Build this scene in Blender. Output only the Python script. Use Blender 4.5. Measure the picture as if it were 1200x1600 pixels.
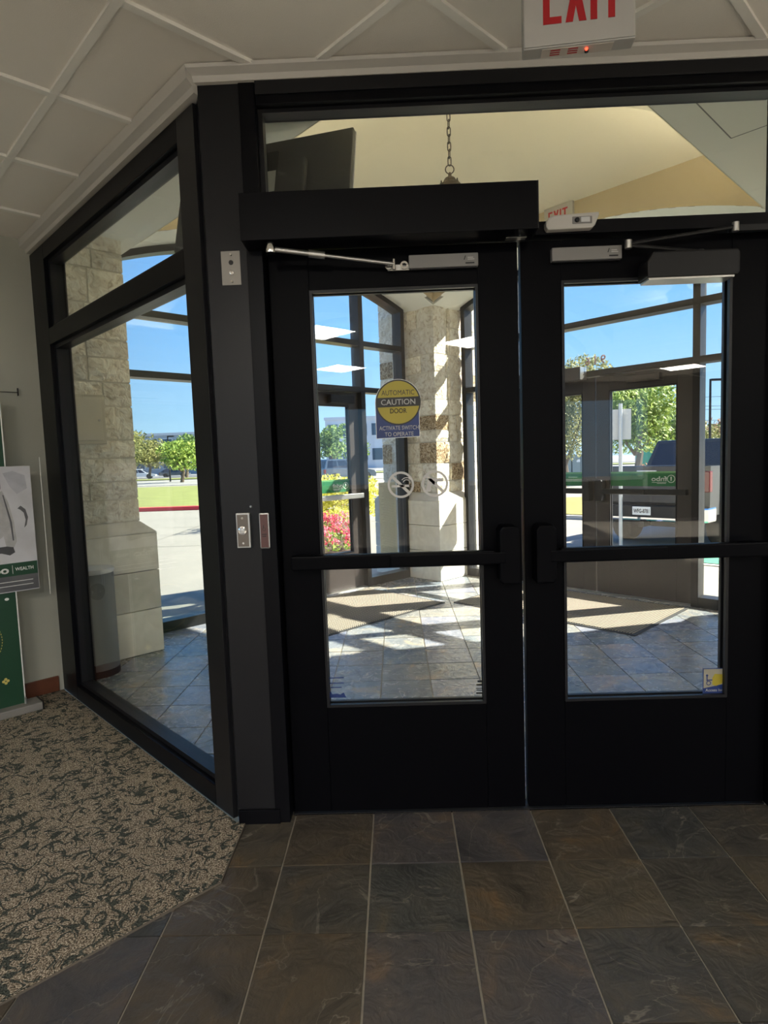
import bpy, bmesh, math, random
from mathutils import Vector, Matrix
random.seed(7)
for o in list(bpy.data.objects): bpy.data.objects.remove(o)
SC = bpy.context.scene
COL = SC.collection
PI = math.pi
R2 = math.sqrt(0.5)

# ------------------------------------------------------------------ camera
def camera():
    ya, pi, ro = -0.0204, -0.0852, -0.0346
    fw = Vector((math.sin(ya)*math.cos(pi), math.cos(ya)*math.cos(pi), math.sin(pi)))
    r = fw.cross(Vector((0, 0, 1))).normalized(); u = r.cross(fw)
    r2 = r*math.cos(ro) + u*math.sin(ro); u2 = -r*math.sin(ro) + u*math.cos(ro)
    cd = bpy.data.cameras.new('camera'); cam = bpy.data.objects.new('camera', cd); COL.objects.link(cam)
    m = Matrix((r2, u2, -fw)).transposed().to_4x4(); m.translation = Vector((-0.4715, -2.2982, 1.3782))
    cam.matrix_world = m
    cd.sensor_fit = 'VERTICAL'; cd.sensor_height = 24.0; cd.sensor_width = 18.0
    cd.lens = 960.56/1600*24.0; cd.clip_start = 0.02; cd.clip_end = 1000
    SC.camera = cam
camera()
# ------------------------------------------------------------------ world, sun, exposure
def world():
    w = bpy.data.worlds.new('world'); SC.world = w; w.use_nodes = True
    nt = w.node_tree; nt.nodes.clear()
    out = nt.nodes.new('ShaderNodeOutputWorld'); bg = nt.nodes.new('ShaderNodeBackground')
    tc = nt.nodes.new('ShaderNodeTexCoord'); sp = nt.nodes.new('ShaderNodeSeparateXYZ')
    cr = nt.nodes.new('ShaderNodeValToRGB')
    nt.links.new(tc.outputs['Generated'], sp.inputs[0]); nt.links.new(sp.outputs['Z'], cr.inputs[0])
    e = cr.color_ramp.elements
    e[0].position = 0.0; e[0].color = (0.46, 0.66, 0.84, 1)
    e[1].position = 1.0; e[1].color = (0.05, 0.16, 0.52, 1)
    for p, c in ((0.06, (0.38, 0.62, 0.86, 1)), (0.18, (0.22, 0.48, 0.86, 1)), (0.4, (0.13, 0.35, 0.80, 1))):
        n = e.new(p); n.color = c
    nt.links.new(cr.outputs[0], bg.inputs[0]); bg.inputs[1].default_value = 1.3
    nt.links.new(bg.outputs[0], out.inputs[0])
world()
SUN_AZ, SUN_EL, SUN_W = math.radians(12.5), math.radians(39.5), 18.0
sd = bpy.data.lights.new('sun', 'SUN'); sd.energy = SUN_W; sd.angle = math.radians(0.55); sd.color = (1.0, 0.93, 0.80)
so = bpy.data.objects.new('sun', sd); COL.objects.link(so)
so.rotation_euler = Vector((math.cos(SUN_AZ)*math.cos(SUN_EL), math.sin(SUN_AZ)*math.cos(SUN_EL), math.sin(SUN_EL))).to_track_quat('Z', 'Y').to_euler()
so.location = (20, 5, 20)
TROFFER_W = 62.0
FILL_W = 17.0
SC.view_settings.view_transform = 'Standard'; SC.view_settings.look = 'None'
SC.view_settings.gamma = 1; SC.view_settings.use_curve_mapping = False
SC.view_settings.exposure = 0.35

# ------------------------------------------------------------------ materials
def M_new(name):
    m = bpy.data.materials.new(name); m.use_nodes = True
    nt = m.node_tree; b = nt.nodes['Principled BSDF']; return m, nt, b
def L(nt, a, b): nt.links.new(a, b)
def mat(name, col, rough=0.5, metal=0.0, var=0.0, scale=8.0, bump=0.0, bscale=40.0, emit=None, estr=0, spec=None, coat=0.0):
    m, nt, b = M_new(name)
    b.inputs['Base Color'].default_value = (*col, 1); b.inputs['Roughness'].default_value = rough
    b.inputs['Metallic'].default_value = metal
    if spec is not None: b.inputs['Specular IOR Level'].default_value = spec
    if coat: b.inputs['Coat Weight'].default_value = coat; b.inputs['Coat Roughness'].default_value = 0.05
    tc = nt.nodes.new('ShaderNodeTexCoord')
    if var:
        n = nt.nodes.new('ShaderNodeTexNoise'); n.inputs['Scale'].default_value = scale; n.inputs['Detail'].default_value = 5
        L(nt, tc.outputs['Object'], n.inputs['Vector'])
        mx = nt.nodes.new('ShaderNodeMix'); mx.data_type = 'RGBA'
        mx.inputs['A'].default_value = tuple(c*(1-var) for c in col)+(1,); mx.inputs['B'].default_value = tuple(min(1, c*(1+var)) for c in col)+(1,)
        L(nt, n.outputs['Fac'], mx.inputs['Factor']); L(nt, mx.outputs['Result'], b.inputs['Base Color'])
    if bump:
        n2 = nt.nodes.new('ShaderNodeTexNoise'); n2.inputs['Scale'].default_value = bscale; n2.inputs['Detail'].default_value = 4
        L(nt, tc.outputs['Object'], n2.inputs['Vector'])
        bp = nt.nodes.new('ShaderNodeBump'); bp.inputs['Strength'].default_value = bump; bp.inputs['Distance'].default_value = 0.01
        L(nt, n2.outputs['Fac'], bp.inputs['Height']); L(nt, bp.outputs[0], b.inputs['Normal'])
    if emit:
        b.inputs['Emission Color'].default_value = (*emit, 1); b.inputs['Emission Strength'].default_value = estr
    return m
def ramp(nt, stops):
    cr = nt.nodes.new('ShaderNodeValToRGB'); e = cr.color_ramp.elements
    e[0].position, e[0].color = stops[0][0], (*stops[0][1], 1)
    e[1].position, e[1].color = stops[-1][0], (*stops[-1][1], 1)
    for p, c in stops[1:-1]:
        n = e.new(p); n.color = (*c, 1)
    return cr
def slate_mat(name, gain=1.0, cool=0.0, rough=0.32):
    m, nt, b = M_new(name)
    tc = nt.nodes.new('ShaderNodeTexCoord'); oi = nt.nodes.new('ShaderNodeObjectInfo')
    mul = nt.nodes.new('ShaderNodeVectorMath'); mul.operation = 'SCALE'; mul.inputs['Scale'].default_value = 37.0
    cv = nt.nodes.new('ShaderNodeCombineXYZ'); L(nt, oi.outputs['Random'], cv.inputs[0]); L(nt, oi.outputs['Random'], cv.inputs[1])
    L(nt, cv.outputs[0], mul.inputs[0])
    add = nt.nodes.new('ShaderNodeVectorMath'); L(nt, tc.outputs['Object'], add.inputs[0]); L(nt, mul.outputs[0], add.inputs[1])
    V = add.outputs[0]
    n1 = nt.nodes.new('ShaderNodeTexNoise'); n1.inputs['Scale'].default_value = 4.2; n1.inputs['Detail'].default_value = 10; n1.inputs['Roughness'].default_value = .62; n1.inputs['Distortion'].default_value = 1.0
    L(nt, V, n1.inputs['Vector'])
    # per tile hue from the object's random number
    g = gain; w = cool
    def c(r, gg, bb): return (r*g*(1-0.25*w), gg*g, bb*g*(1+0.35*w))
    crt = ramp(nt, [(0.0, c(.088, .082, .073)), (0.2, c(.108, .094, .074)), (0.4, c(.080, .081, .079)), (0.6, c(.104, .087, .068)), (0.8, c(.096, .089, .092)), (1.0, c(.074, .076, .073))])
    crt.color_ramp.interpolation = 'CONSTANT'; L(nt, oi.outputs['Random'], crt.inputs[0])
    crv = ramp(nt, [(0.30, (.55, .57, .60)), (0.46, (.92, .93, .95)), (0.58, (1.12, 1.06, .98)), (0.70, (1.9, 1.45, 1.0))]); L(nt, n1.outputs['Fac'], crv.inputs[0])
    mx = nt.nodes.new('ShaderNodeMix'); mx.data_type = 'RGBA'; mx.blend_type = 'MULTIPLY'; mx.inputs['Factor'].default_value = 1
    L(nt, crt.outputs[0], mx.inputs['A']); L(nt, crv.outputs[0], mx.inputs['B'])
    # pale cleft veins
    n3 = nt.nodes.new('ShaderNodeTexNoise'); n3.inputs['Scale'].default_value = 2.2; n3.inputs['Detail'].default_value = 6; n3.inputs['Distortion'].default_value = 0.8
    L(nt, V, n3.inputs['Vector'])
    crl = ramp(nt, [(0.0, (0, 0, 0)), (0.4965, (0, 0, 0)), (0.5, (1, 1, 1)), (0.5035, (0, 0, 0)), (1.0, (0, 0, 0))]); L(nt, n3.outputs['Fac'], crl.inputs[0])
    n5 = nt.nodes.new('ShaderNodeTexNoise'); n5.inputs['Scale'].default_value = 5; L(nt, V, n5.inputs['Vector'])
    mk = nt.nodes.new('ShaderNodeMath'); mk.operation = 'MULTIPLY'; L(nt, crl.outputs[0], mk.inputs[0]); L(nt, n5.outputs['Fac'], mk.inputs[1])
    m2 = nt.nodes.new('ShaderNodeMix'); m2.data_type = 'RGBA'; L(nt, mk.outputs[0], m2.inputs['Factor'])
    L(nt, mx.outputs['Result'], m2.inputs['A']); m2.inputs['B'].default_value = (.34*g, .30*g, .25*g, 1)
    L(nt, m2.outputs['Result'], b.inputs['Base Color'])
    n4 = nt.nodes.new('ShaderNodeTexNoise'); n4.inputs['Scale'].default_value = 9; n4.inputs['Detail'].default_value = 7; n4.inputs['Distortion'].default_value = 2.2
    L(nt, V, n4.inputs['Vector'])
    ad = nt.nodes.new('ShaderNodeMath'); L(nt, n4.outputs['Fac'], ad.inputs[0]); L(nt, n1.outputs['Fac'], ad.inputs[1])
    bp = nt.nodes.new('ShaderNodeBump'); bp.inputs['Strength'].default_value = 0.55; bp.inputs['Distance'].default_value = 0.012
    L(nt, ad.outputs[0], bp.inputs['Height']); L(nt, bp.outputs[0], b.inputs['Normal'])
    rr = nt.nodes.new('ShaderNodeMapRange'); rr.inputs[3].default_value = rough-0.08; rr.inputs[4].default_value = rough+0.22
    L(nt, n4.outputs['Fac'], rr.inputs[0]); L(nt, rr.outputs[0], b.inputs['Roughness'])
    return m
def carpet_mat():
    m, nt, b = M_new('patterned_carpet')
    tc = nt.nodes.new('ShaderNodeTexCoord'); V = tc.outputs['Object']
    def noise(scale, off, detail=1.0):
        mp = nt.nodes.new('ShaderNodeMapping'); mp.inputs['Location'].default_value = (off, off*1.7, off*.6); L(nt, V, mp.inputs[0])
        n = nt.nodes.new('ShaderNodeTexNoise'); n.inputs['Scale'].default_value = scale; n.inputs['Detail'].default_value = detail; n.inputs['Distortion'].default_value = .35
        L(nt, mp.outputs[0], n.inputs['Vector']); return n.outputs['Fac']
    def math_(op, a, b):
        m_ = nt.nodes.new('ShaderNodeMath'); m_.operation = op
        for k, v in ((0, a), (1, b)):
            if isinstance(v, (int, float)): m_.inputs[k].default_value = v
            elif v is not None: L(nt, v, m_.inputs[k])
        return m_.outputs[0]
    acc = None
    for sc_, off, lev in ((13, 0, .5), (13, 0, .40), (13, 0, .60), (15, 7.3, .46), (15, 7.3, .56)):
        d_ = math_('ABSOLUTE', math_('SUBTRACT', noise(sc_, off), lev), None)
        w_ = math_('MULTIPLY', math_('SUBTRACT', noise(15, 3.1+off+lev*9), .45), .18)   # stroke width, negative = gap
        st = math_('SUBTRACT', w_, d_)
        acc = st if acc is None else math_('MAXIMUM', acc, st)
    m3 = nt.nodes.new('ShaderNodeMapRange'); m3.inputs[1].default_value = -0.004; m3.inputs[2].default_value = 0.008; L(nt, acc, m3.inputs[0])
    fl = nt.nodes.new('ShaderNodeTexNoise'); fl.inputs['Scale'].default_value = 210; fl.inputs['Detail'].default_value = 3; L(nt, V, fl.inputs['Vector'])
    tan = ramp(nt, [(0.36, (.05, .04, .03)), (0.46, (.20, .165, .125)), (0.54, (.33, .275, .21)), (0.64, (.60, .53, .43))]); L(nt, fl.outputs['Fac'], tan.inputs[0])
    dk = ramp(nt, [(0.38, (.022, .028, .026)), (0.62, (.095, .105, .092))]); L(nt, fl.outputs['Fac'], dk.inputs[0])
    mx = nt.nodes.new('ShaderNodeMix'); mx.data_type = 'RGBA'; L(nt, m3.outputs[0], mx.inputs['Factor']); L(nt, tan.outputs[0], mx.inputs['A']); L(nt, dk.outputs[0], mx.inputs['B'])
    L(nt, mx.outputs['Result'], b.inputs['Base Color']); b.inputs['Roughness'].default_value = 0.95; b.inputs['Specular IOR Level'].default_value = 0.1
    bp = nt.nodes.new('ShaderNodeBump'); bp.inputs['Strength'].default_value = 0.9; bp.inputs['Distance'].default_value = 0.006
    L(nt, fl.outputs['Fac'], bp.inputs['Height']); L(nt, bp.outputs[0], b.inputs['Normal'])
    return m
def stone_mat(name, stops, bump=1.0, scale=26):
    m, nt, b = M_new(name)
    tc = nt.nodes.new('ShaderNodeTexCoord'); oi = nt.nodes.new('ShaderNodeObjectInfo')
    cv = nt.nodes.new('ShaderNodeCombineXYZ'); 
    mu = nt.nodes.new('ShaderNodeMath'); mu.operation = 'MULTIPLY'; mu.inputs[1].default_value = 31; L(nt, oi.outputs['Random'], mu.inputs[0])
    L(nt, mu.outputs[0], cv.inputs[0]); L(nt, mu.outputs[0], cv.inputs[2])
    ad = nt.nodes.new('ShaderNodeVectorMath'); L(nt, tc.outputs['Object'], ad.inputs[0]); L(nt, cv.outputs[0], ad.inputs[1])
    n = nt.nodes.new('ShaderNodeTexNoise'); n.inputs['Scale'].default_value = scale; n.inputs['Detail'].default_value = 7; n.inputs['Distortion'].default_value = 1.0
    L(nt, ad.outputs[0], n.inputs['Vector'])
    cr = ramp(nt, stops); L(nt, n.outputs['Fac'], cr.inputs[0])
    hv = nt.nodes.new('ShaderNodeMapRange'); hv.inputs[3].default_value = 0.82; hv.inputs[4].default_value = 1.12; L(nt, oi.outputs['Random'], hv.inputs[0])
    hs = nt.nodes.new('ShaderNodeHueSaturation'); L(nt, hv.outputs[0], hs.inputs['Value']); L(nt, cr.outputs[0], hs.inputs['Color'])
    L(nt, hs.outputs[0], b.inputs['Base Color']); b.inputs['Roughness'].default_value = 0.85
    bp = nt.nodes.new('ShaderNodeBump'); bp.inputs['Strength'].default_value = bump; bp.inputs['Distance'].default_value = 0.02
    L(nt, n.outputs['Fac'], bp.inputs['Height']); L(nt, bp.outputs[0], b.inputs['Normal'])
    return m
def glass_mat(name, tint=(.96, .98, .97), ior=1.45):
    m = bpy.data.materials.new(name); m.use_nodes = True; nt = m.node_tree; nt.nodes.clear()
    o = nt.nodes.new('ShaderNodeOutputMaterial'); t = nt.nodes.new('ShaderNodeBsdfTransparent'); g = nt.nodes.new('ShaderNodeBsdfGlossy')
    lw = nt.nodes.new('ShaderNodeLayerWeight'); lw.inputs['Blend'].default_value = 0.5
    pw = nt.nodes.new('ShaderNodeMath'); pw.operation = 'POWER'; pw.inputs[1].default_value = 5.0
    ma = nt.nodes.new('ShaderNodeMath'); ma.operation = 'MULTIPLY_ADD'; f0 = ((ior-1)/(ior+1))**2
    ma.inputs[1].default_value = 1-f0; ma.inputs[2].default_value = f0; mx = nt.nodes.new('ShaderNodeMixShader')
    t.inputs[0].default_value = (*tint, 1); g.inputs['Roughness'].default_value = 0.0
    L(nt, lw.outputs['Facing'], pw.inputs[0]); L(nt, pw.outputs[0], ma.inputs[0])
    L(nt, ma.outputs[0], mx.inputs[0]); L(nt, t.outputs[0], mx.inputs[1]); L(nt, g.outputs[0], mx.inputs[2]); L(nt, mx.outputs[0], o.inputs[0])
    return m
def mat_mat():
    m, nt, b = M_new('ribbed_entrance_mat')
    tc = nt.nodes.new('ShaderNodeTexCoord'); mp = nt.nodes.new('ShaderNodeMapping'); mp.inputs['Rotation'].default_value = (0, 0, PI/4)
    L(nt, tc.outputs['Object'], mp.inputs[0])
    w1 = nt.nodes.new('ShaderNodeTexWave'); w1.inputs['Scale'].default_value = 14; w1.bands_direction = 'X'; L(nt, mp.outputs[0], w1.inputs['Vector'])
    w2 = nt.nodes.new('ShaderNodeTexWave'); w2.inputs['Scale'].default_value = 14; w2.bands_direction = 'Y'; L(nt, mp.outputs[0], w2.inputs['Vector'])
    mu = nt.nodes.new('ShaderNodeMath'); mu.operation = 'MULTIPLY'; L(nt, w1.outputs['Fac'], mu.inputs[0]); L(nt, w2.outputs['Fac'], mu.inputs[1])
    cr = ramp(nt, [(0.0, (.10, .09, .075)), (0.5, (.46, .40, .31))]); L(nt, mu.outputs[0], cr.inputs[0]); L(nt, cr.outputs[0], b.inputs['Base Color'])
    bp = nt.nodes.new('ShaderNodeBump'); bp.inputs['Strength'].default_value = 0.8; bp.inputs['Distance'].default_value = 0.01
    L(nt, mu.outputs[0], bp.inputs['Height']); L(nt, bp.outputs[0], b.inputs['Normal']); b.inputs['Roughness'].default_value = 0.95
    return m
def leaf_mat(name, a, c, tr=0.35):
    m, nt, b = M_new(name)
    ge = nt.nodes.new('ShaderNodeNewGeometry'); cr = ramp(nt, [(0.0, a), (1.0, c)]); L(nt, ge.outputs['Random Per Island'], cr.inputs[0])
    L(nt, cr.outputs[0], b.inputs['Base Color']); b.inputs['Roughness'].default_value = 0.55
    b.inputs['Specular IOR Level'].default_value = 0.25
    tl = nt.nodes.new('ShaderNodeBsdfTranslucent'); L(nt, cr.outputs[0], tl.inputs[0])
    mx = nt.nodes.new('ShaderNodeMixShader'); mx.inputs[0].default_value = tr
    L(nt, b.outputs[0], mx.inputs[1]); L(nt, tl.outputs[0], mx.inputs[2]); L(nt, mx.outputs[0], nt.nodes['Material Output'].inputs[0])
    return m

SLATE_DIM = slate_mat('slate_dimmed', .68, 0.0, 0.27)  # slate colour darkened to stand for the dimmer lobby light
SLATE_LIT = slate_mat('slate_daylit', 3.1, 0.5, 0.18)  # same slate, brightened and cooled: daylight and sky sheen put into the colour
SLATE_LIT.node_tree.nodes['Principled BSDF'].inputs['Specular IOR Level'].default_value = .75
GROUT = mat('grout', (.36, .33, .28), 0.9, var=.2, scale=20, bump=.2)
CARPET = carpet_mat()
BRONZE = mat('black_anodised_aluminium', (.003, .003, .0045), 0.34, 0.0, spec=0.12, bump=.02, bscale=200)
BRONZE_L = mat('dark_bronze_aluminium', (.011, .011, .013), 0.36, 0.0, spec=.25, bump=.02, bscale=200)
DOORBLK = mat('black_door_finish', (.002, .002, .003), 0.40, spec=.05, bump=.02, bscale=160)
EXTDOOR = mat('dark_brown_door_finish', (.038, .030, .028), 0.42, bump=.02, bscale=160)
GLASS = glass_mat('clear_glass'); GLASS_D = glass_mat('door_glass', (.97, .98, .98), 1.40)
CEILP = mat('acoustic_ceiling_panel', (.86, .82, .75), 0.95, bump=.15, bscale=260, var=.03, scale=3)
TBAR = mat('ceiling_grid_paint', (.88, .86, .80), 0.5)
CEILB = mat('ceiling_void', (.10, .10, .10), 0.9)
MOULD = mat('moulding_paint', (.55, .53, .49), 0.45)
WALLP = mat('greige_wall_paint', (.46, .46, .39), 0.85, bump=.06, bscale=120)
WALLD = mat('taupe_wall_paint', (.26, .24, .20), 0.85)
WOOD = mat('reddish_brown_wood', (.16, .055, .028), 0.4, var=.35, scale=14)
CREAM = mat('cream_plaster', (.86, .80, .64), 0.9, bump=.04, bscale=60)
TAN = mat('tan_plaster', (.44, .375, .255), 0.9, bump=.04, bscale=60)
SOFF = mat('offwhite_plaster', (.93, .92, .82), 0.9, bump=.04, bscale=60)
LIME = stone_mat('smooth_limestone', [(.3, (.74, .70, .60)), (.7, (.88, .84, .74))], .15, 9)
ROCK = stone_mat('rough_limestone', [(.28, (.50, .42, .30)), (.42, (.78, .70, .55)), (.60, (.93, .88, .75))], 1.0, 20)
ROCKB = stone_mat('brown_pitted_limestone', [(.35, (.16, .10, .055)), (.5, (.44, .31, .17)), (.65, (.74, .62, .44))], 1.0, 42)
MORTAR = mat('mortar', (.72, .66, .54), 0.95, bump=.3)
MATM = mat_mat(); MATEDGE = mat('mat_rubber_edge', (.03, .03, .03), .7)
STEEL = mat('brushed_stainless', (.55, .54, .52), 0.32, 0.9, bump=.03, bscale=300)
CHROME = mat('polished_chrome', (.85, .85, .86), 0.08, 1.0)
SILVERP = mat('silver_painted_plastic', (.21, .20, .19), 0.45)
WHITEP = mat('white_plastic', (.50, .48, .44), 0.4)
GREYP = mat('grey_painted_metal', (.155, .165, .17), 0.5, bump=.05)
RIMW = mat('pale_grey_lid', (.70, .70, .68), 0.4)
BLACKP = mat('black_plastic', (.009, .009, .010), 0.45, spec=.3)
TVBACK = mat('television_back_plastic', (.055, .055, .055), 0.6)
RED = mat('sign_red', (.40, .008, .014), 0.4)
SIGNF = mat('sign_face', (.42, .41, .39), 0.35)
SIGNLIT = mat('lit_sign_red', (.7, .02, .02), .4)
YEL = mat('caution_yellow', (.36, .29, .025), .5); BLU = mat('sticker_blue', (.010, .03, .14), .5); PALE = mat('print_pale', (.42, .42, .41), .5); BLK = mat('print_black', (.01, .01, .01), .5)
WHT = mat('print_white', (.80, .80, .78), .5); ETCH = mat('etched_grey_vinyl', (.50, .48, .46), .6); GREEN = mat('logo_green', (.03, .26, .10), .5); DGREEN = mat('dark_green_banner', (.006, .050, .022), .5)
GOLD = mat('print_gold', (.55, .45, .12), .5); POSTW = mat('poster_pale_grey', (.52, .52, .56), .4, var=.35, scale=6); POSTD = mat('poster_dark_grey', (.10, .10, .11), .4, var=.6, scale=9); POSTM = mat('poster_mid_grey', (.27, .27, .30), .4, var=.4, scale=9)
SHIELD = mat('reader_brown', (.11, .045, .04), .35)
IRON = mat('dark_iron', (.07, .055, .045), .45, .4)
AMBER = mat('frosted_lamp_glass', (.55, .48, .36), .5)
TROFF = mat('fluorescent_diffuser', (.9, .9, .9), .5, emit=(1, .95, .86), estr=TROFFER_W)
FILL = mat('fill_glow', (.8, .8, .8), .5, emit=(1, .90, .72), estr=FILL_W)  # glow of the added fill strips
CONC = mat('sunlit_concrete', (.26, .24, .205), .9, var=.12, scale=1.2, bump=.2, bscale=30)
ROAD = mat('pale_road_concrete', (.27, .26, .24), .9, var=.1, scale=.4)
ASPH = mat('parking_asphalt', (.20, .20, .21), .9, var=.2, scale=.5)
GRASS = mat('lawn_green', (.20, .22, .055), .95, var=.45, scale=1.2, bump=.8, bscale=30)
GRASSY = mat('dry_lawn', (.25, .22, .06), .95, var=.5, scale=2, bump=.8, bscale=30)
REDP = mat('red_kerb_paint', (.62, .03, .05), .6); KERB = mat('kerb_concrete', (.50, .47, .42), .9)
GRPAINT = mat('green_ground_paint', (.04, .24, .15), .7); WHPAINT = mat('white_ground_paint', (.8, .8, .78), .7)
TRUNK = mat('tree_bark', (.16, .12, .08), .9, bump=.4)
LF = [leaf_mat('leaves_bright_green', (.10, .20, .025), (.42, .52, .10)), leaf_mat('leaves_mid_green', (.05, .12, .03), (.26, .38, .10)),
      leaf_mat('leaves_olive', (.12, .14, .035), (.42, .40, .14)), leaf_mat('leaves_yellow', (.42, .40, .03), (.80, .74, .12)),
      leaf_mat('petals_red', (.50, .01, .05), (.88, .16, .22)), leaf_mat('leaves_red_brown', (.26, .12, .06), (.46, .26, .13)), leaf_mat('petals_pink', (.7, .12, .2), (.85, .4, .42))]
CARD = mat('dark_grey_truck_paint', (.014, .015, .017), .32, .0, coat=.35); CARBLUE = mat('slate_blue_car_paint', (.06, .085, .12), .25, .3, coat=1.0)
CARW = mat('white_car_paint', (.75, .76, .78), .25, coat=.8); CARGL = mat('dark_vehicle_glass', (.012, .018, .035), .06, spec=.5); TYRE = mat('tyre_rubber', (.022, .022, .022), .85)
TAILL = mat('red_tail_lamp', (.13, .012, .015), .15); UTIL = mat('utility_grey_green', (.24, .29, .28), .6); BLDGW = mat('white_building', (.66, .68, .70), .8); BLDGG = mat('grey_building', (.38, .42, .46), .8); BGLASS = mat('building_window_glass', (.05, .09, .14), .1)
GALV = mat('galvanised_steel', (.52, .53, .53), .45, .5); SIGNBACK = mat('bare_sign_back', (.52, .52, .50), .5)
ROOFM = mat('roof_membrane', (.4, .38, .35), .9)

def see_through(m, fac, tint):
    nt = m.node_tree; t = nt.nodes.new('ShaderNodeBsdfTransparent'); t.inputs[0].default_value = (*tint, 1)
    mx = nt.nodes.new('ShaderNodeMixShader'); mx.inputs[0].default_value = fac
    L(nt, nt.nodes['Principled BSDF'].outputs[0], mx.inputs[1]); L(nt, t.outputs[0], mx.inputs[2]); L(nt, mx.outputs[0], nt.nodes['Material Output'].inputs[0])
see_through(GREEN, .35, (.15, .6, .25))

# ------------------------------------------------------------------ mesh helpers
def ident(s, d, z): return Vector((s, d, z))
class Fr:
    """local frame of a wall: s along it, d out of it (towards the room), z up"""
    def __init__(self, o, s, n): self.o = Vector((o[0], o[1], 0)); self.s = Vector((s[0], s[1], 0)).normalized(); self.n = Vector((n[0], n[1], 0)).normalized()
    def __call__(self, s, d, z): return self.o + self.s*s + self.n*d + Vector((0, 0, z))
class MB:
    def __init__(self): self.v = []; self.f = []
    def add(self, vs, fs):
        b = len(self.v); self.v += [Vector(x) for x in vs]; self.f += [[i+b for i in f] for f in fs]; return self
    def box(self, a, b, T=ident):
        (x0, y0, z0), (x1, y1, z1) = a, b
        vs = [T(x, y, z) for z in (z0, z1) for x, y in ((x0, y0), (x1, y0), (x1, y1), (x0, y1))]
        return self.add(vs, [(0, 3, 2, 1), (4, 5, 6, 7), (0, 1, 5, 4), (1, 2, 6, 5), (2, 3, 7, 6), (3, 0, 4, 7)])
    def prism(self, pts, z0, z1, T=ident):
        n = len(pts)
        vs = [T(p[0], p[1], z0) for p in pts] + [T(p[0], p[1], z1) for p in pts]
        return self.add(vs, [list(range(n))[::-1], list(range(n, 2*n))] + [(i, (i+1) % n, n+(i+1) % n, n+i) for i in range(n)])
    def prism_sz(self, pts, d0, d1, T):
        """polygon in the wall's (s, z) plane, extruded along d"""
        n = len(pts)
        vs = [T(p[0], d0, p[1]) for p in pts] + [T(p[0], d1, p[1]) for p in pts]
        return self.add(vs, [list(range(n))[::-1], list(range(n, 2*n))] + [(i, (i+1) % n, n+(i+1) % n, n+i) for i in range(n)])
    def tube(self, pts, r, n=10, cap=True):
        pts = [Vector(p) for p in pts]; rings = []
        rr = r if isinstance(r, (list, tuple)) else [r]*len(pts)
        up = Vector((0, 0, 1)); prev = None
        for i, p in enumerate(pts):
            t = (pts[min(i+1, len(pts)-1)] - pts[max(i-1, 0)]).normalized()
            if prev is None:
                a = t.cross(up) if abs(t.z) < 0.9 else t.cross(Vector((1, 0, 0)))
            else: a = prev - t*prev.dot(t)
            a.normalize(); prev = a; b = t.cross(a)
            rings.append([p + (a*math.cos(2*PI*k/n) + b*math.sin(2*PI*k/n))*rr[i] for k in range(n)])
        vs = [v for ri in rings for v in ri]; fs = []
        for i in range(len(rings)-1):
            for k in range(n): fs.append((i*n+k, i*n+(k+1) % n, (i+1)*n+(k+1) % n, (i+1)*n+k))
        if cap: fs += [list(range(n))[::-1], [(len(rings)-1)*n+k for k in range(n)]]
        return self.add(vs, fs)
    def lathe(self, prof, c, n=28, axis=None):
        """profile of (r, h) around axis through c"""
        ax = Vector(axis or (0, 0, 1)).normalized(); a = ax.orthogonal().normalized(); b = ax.cross(a); c = Vector(c)
        vs = [c + ax*h + (a*math.cos(2*PI*k/n) + b*math.sin(2*PI*k/n))*r for r, h in prof for k in range(n)]
        fs = [(i*n+k, i*n+(k+1) % n, (i+1)*n+(k+1) % n, (i+1)*n+k) for i in range(len(prof)-1) for k in range(n)]
        if prof[0][0] > 1e-5: fs.append(list(range(n))[::-1])
        if prof[-1][0] > 1e-5: fs.append([(len(prof)-1)*n+k for k in range(n)])
        return self.add(vs, fs)
    def ring(self, c, a, b, r, w, th, n=32):
        """flat annulus in the plane a,b about c"""
        c, a, b = Vector(c), Vector(a), Vector(b); nn = a.cross(b).normalized()*th
        vs = []
        for k in range(n):
            dr = a*math.cos(2*PI*k/n) + b*math.sin(2*PI*k/n)
            vs += [c+dr*r, c+dr*(r-w), c+dr*r+nn, c+dr*(r-w)+nn]
        fs = []
        for k in range(n):
            i, j = 4*k, 4*((k+1) % n)
            fs += [(i, j, j+1, i+1), (i+2, i+3, j+3, j+2), (i, i+2, j+2, j), (i+1, j+1, j+3, i+3)]
        return self.add(vs, fs)
    def mesh(self, name):
        me = bpy.data.meshes.new(name); me.from_pydata([tuple(v) for v in self.v], [], self.f); me.update(); return me
def setup(o, parent=None, label=None, cat=None, group=None, kind=None):
    if parent is not None:
        o.parent = parent; o.matrix_parent_inverse = parent.matrix_basis.inverted()
    for k, v in (('label', label), ('category', cat), ('group', group), ('kind', kind)):
        if v: o[k] = v
    return o
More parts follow.
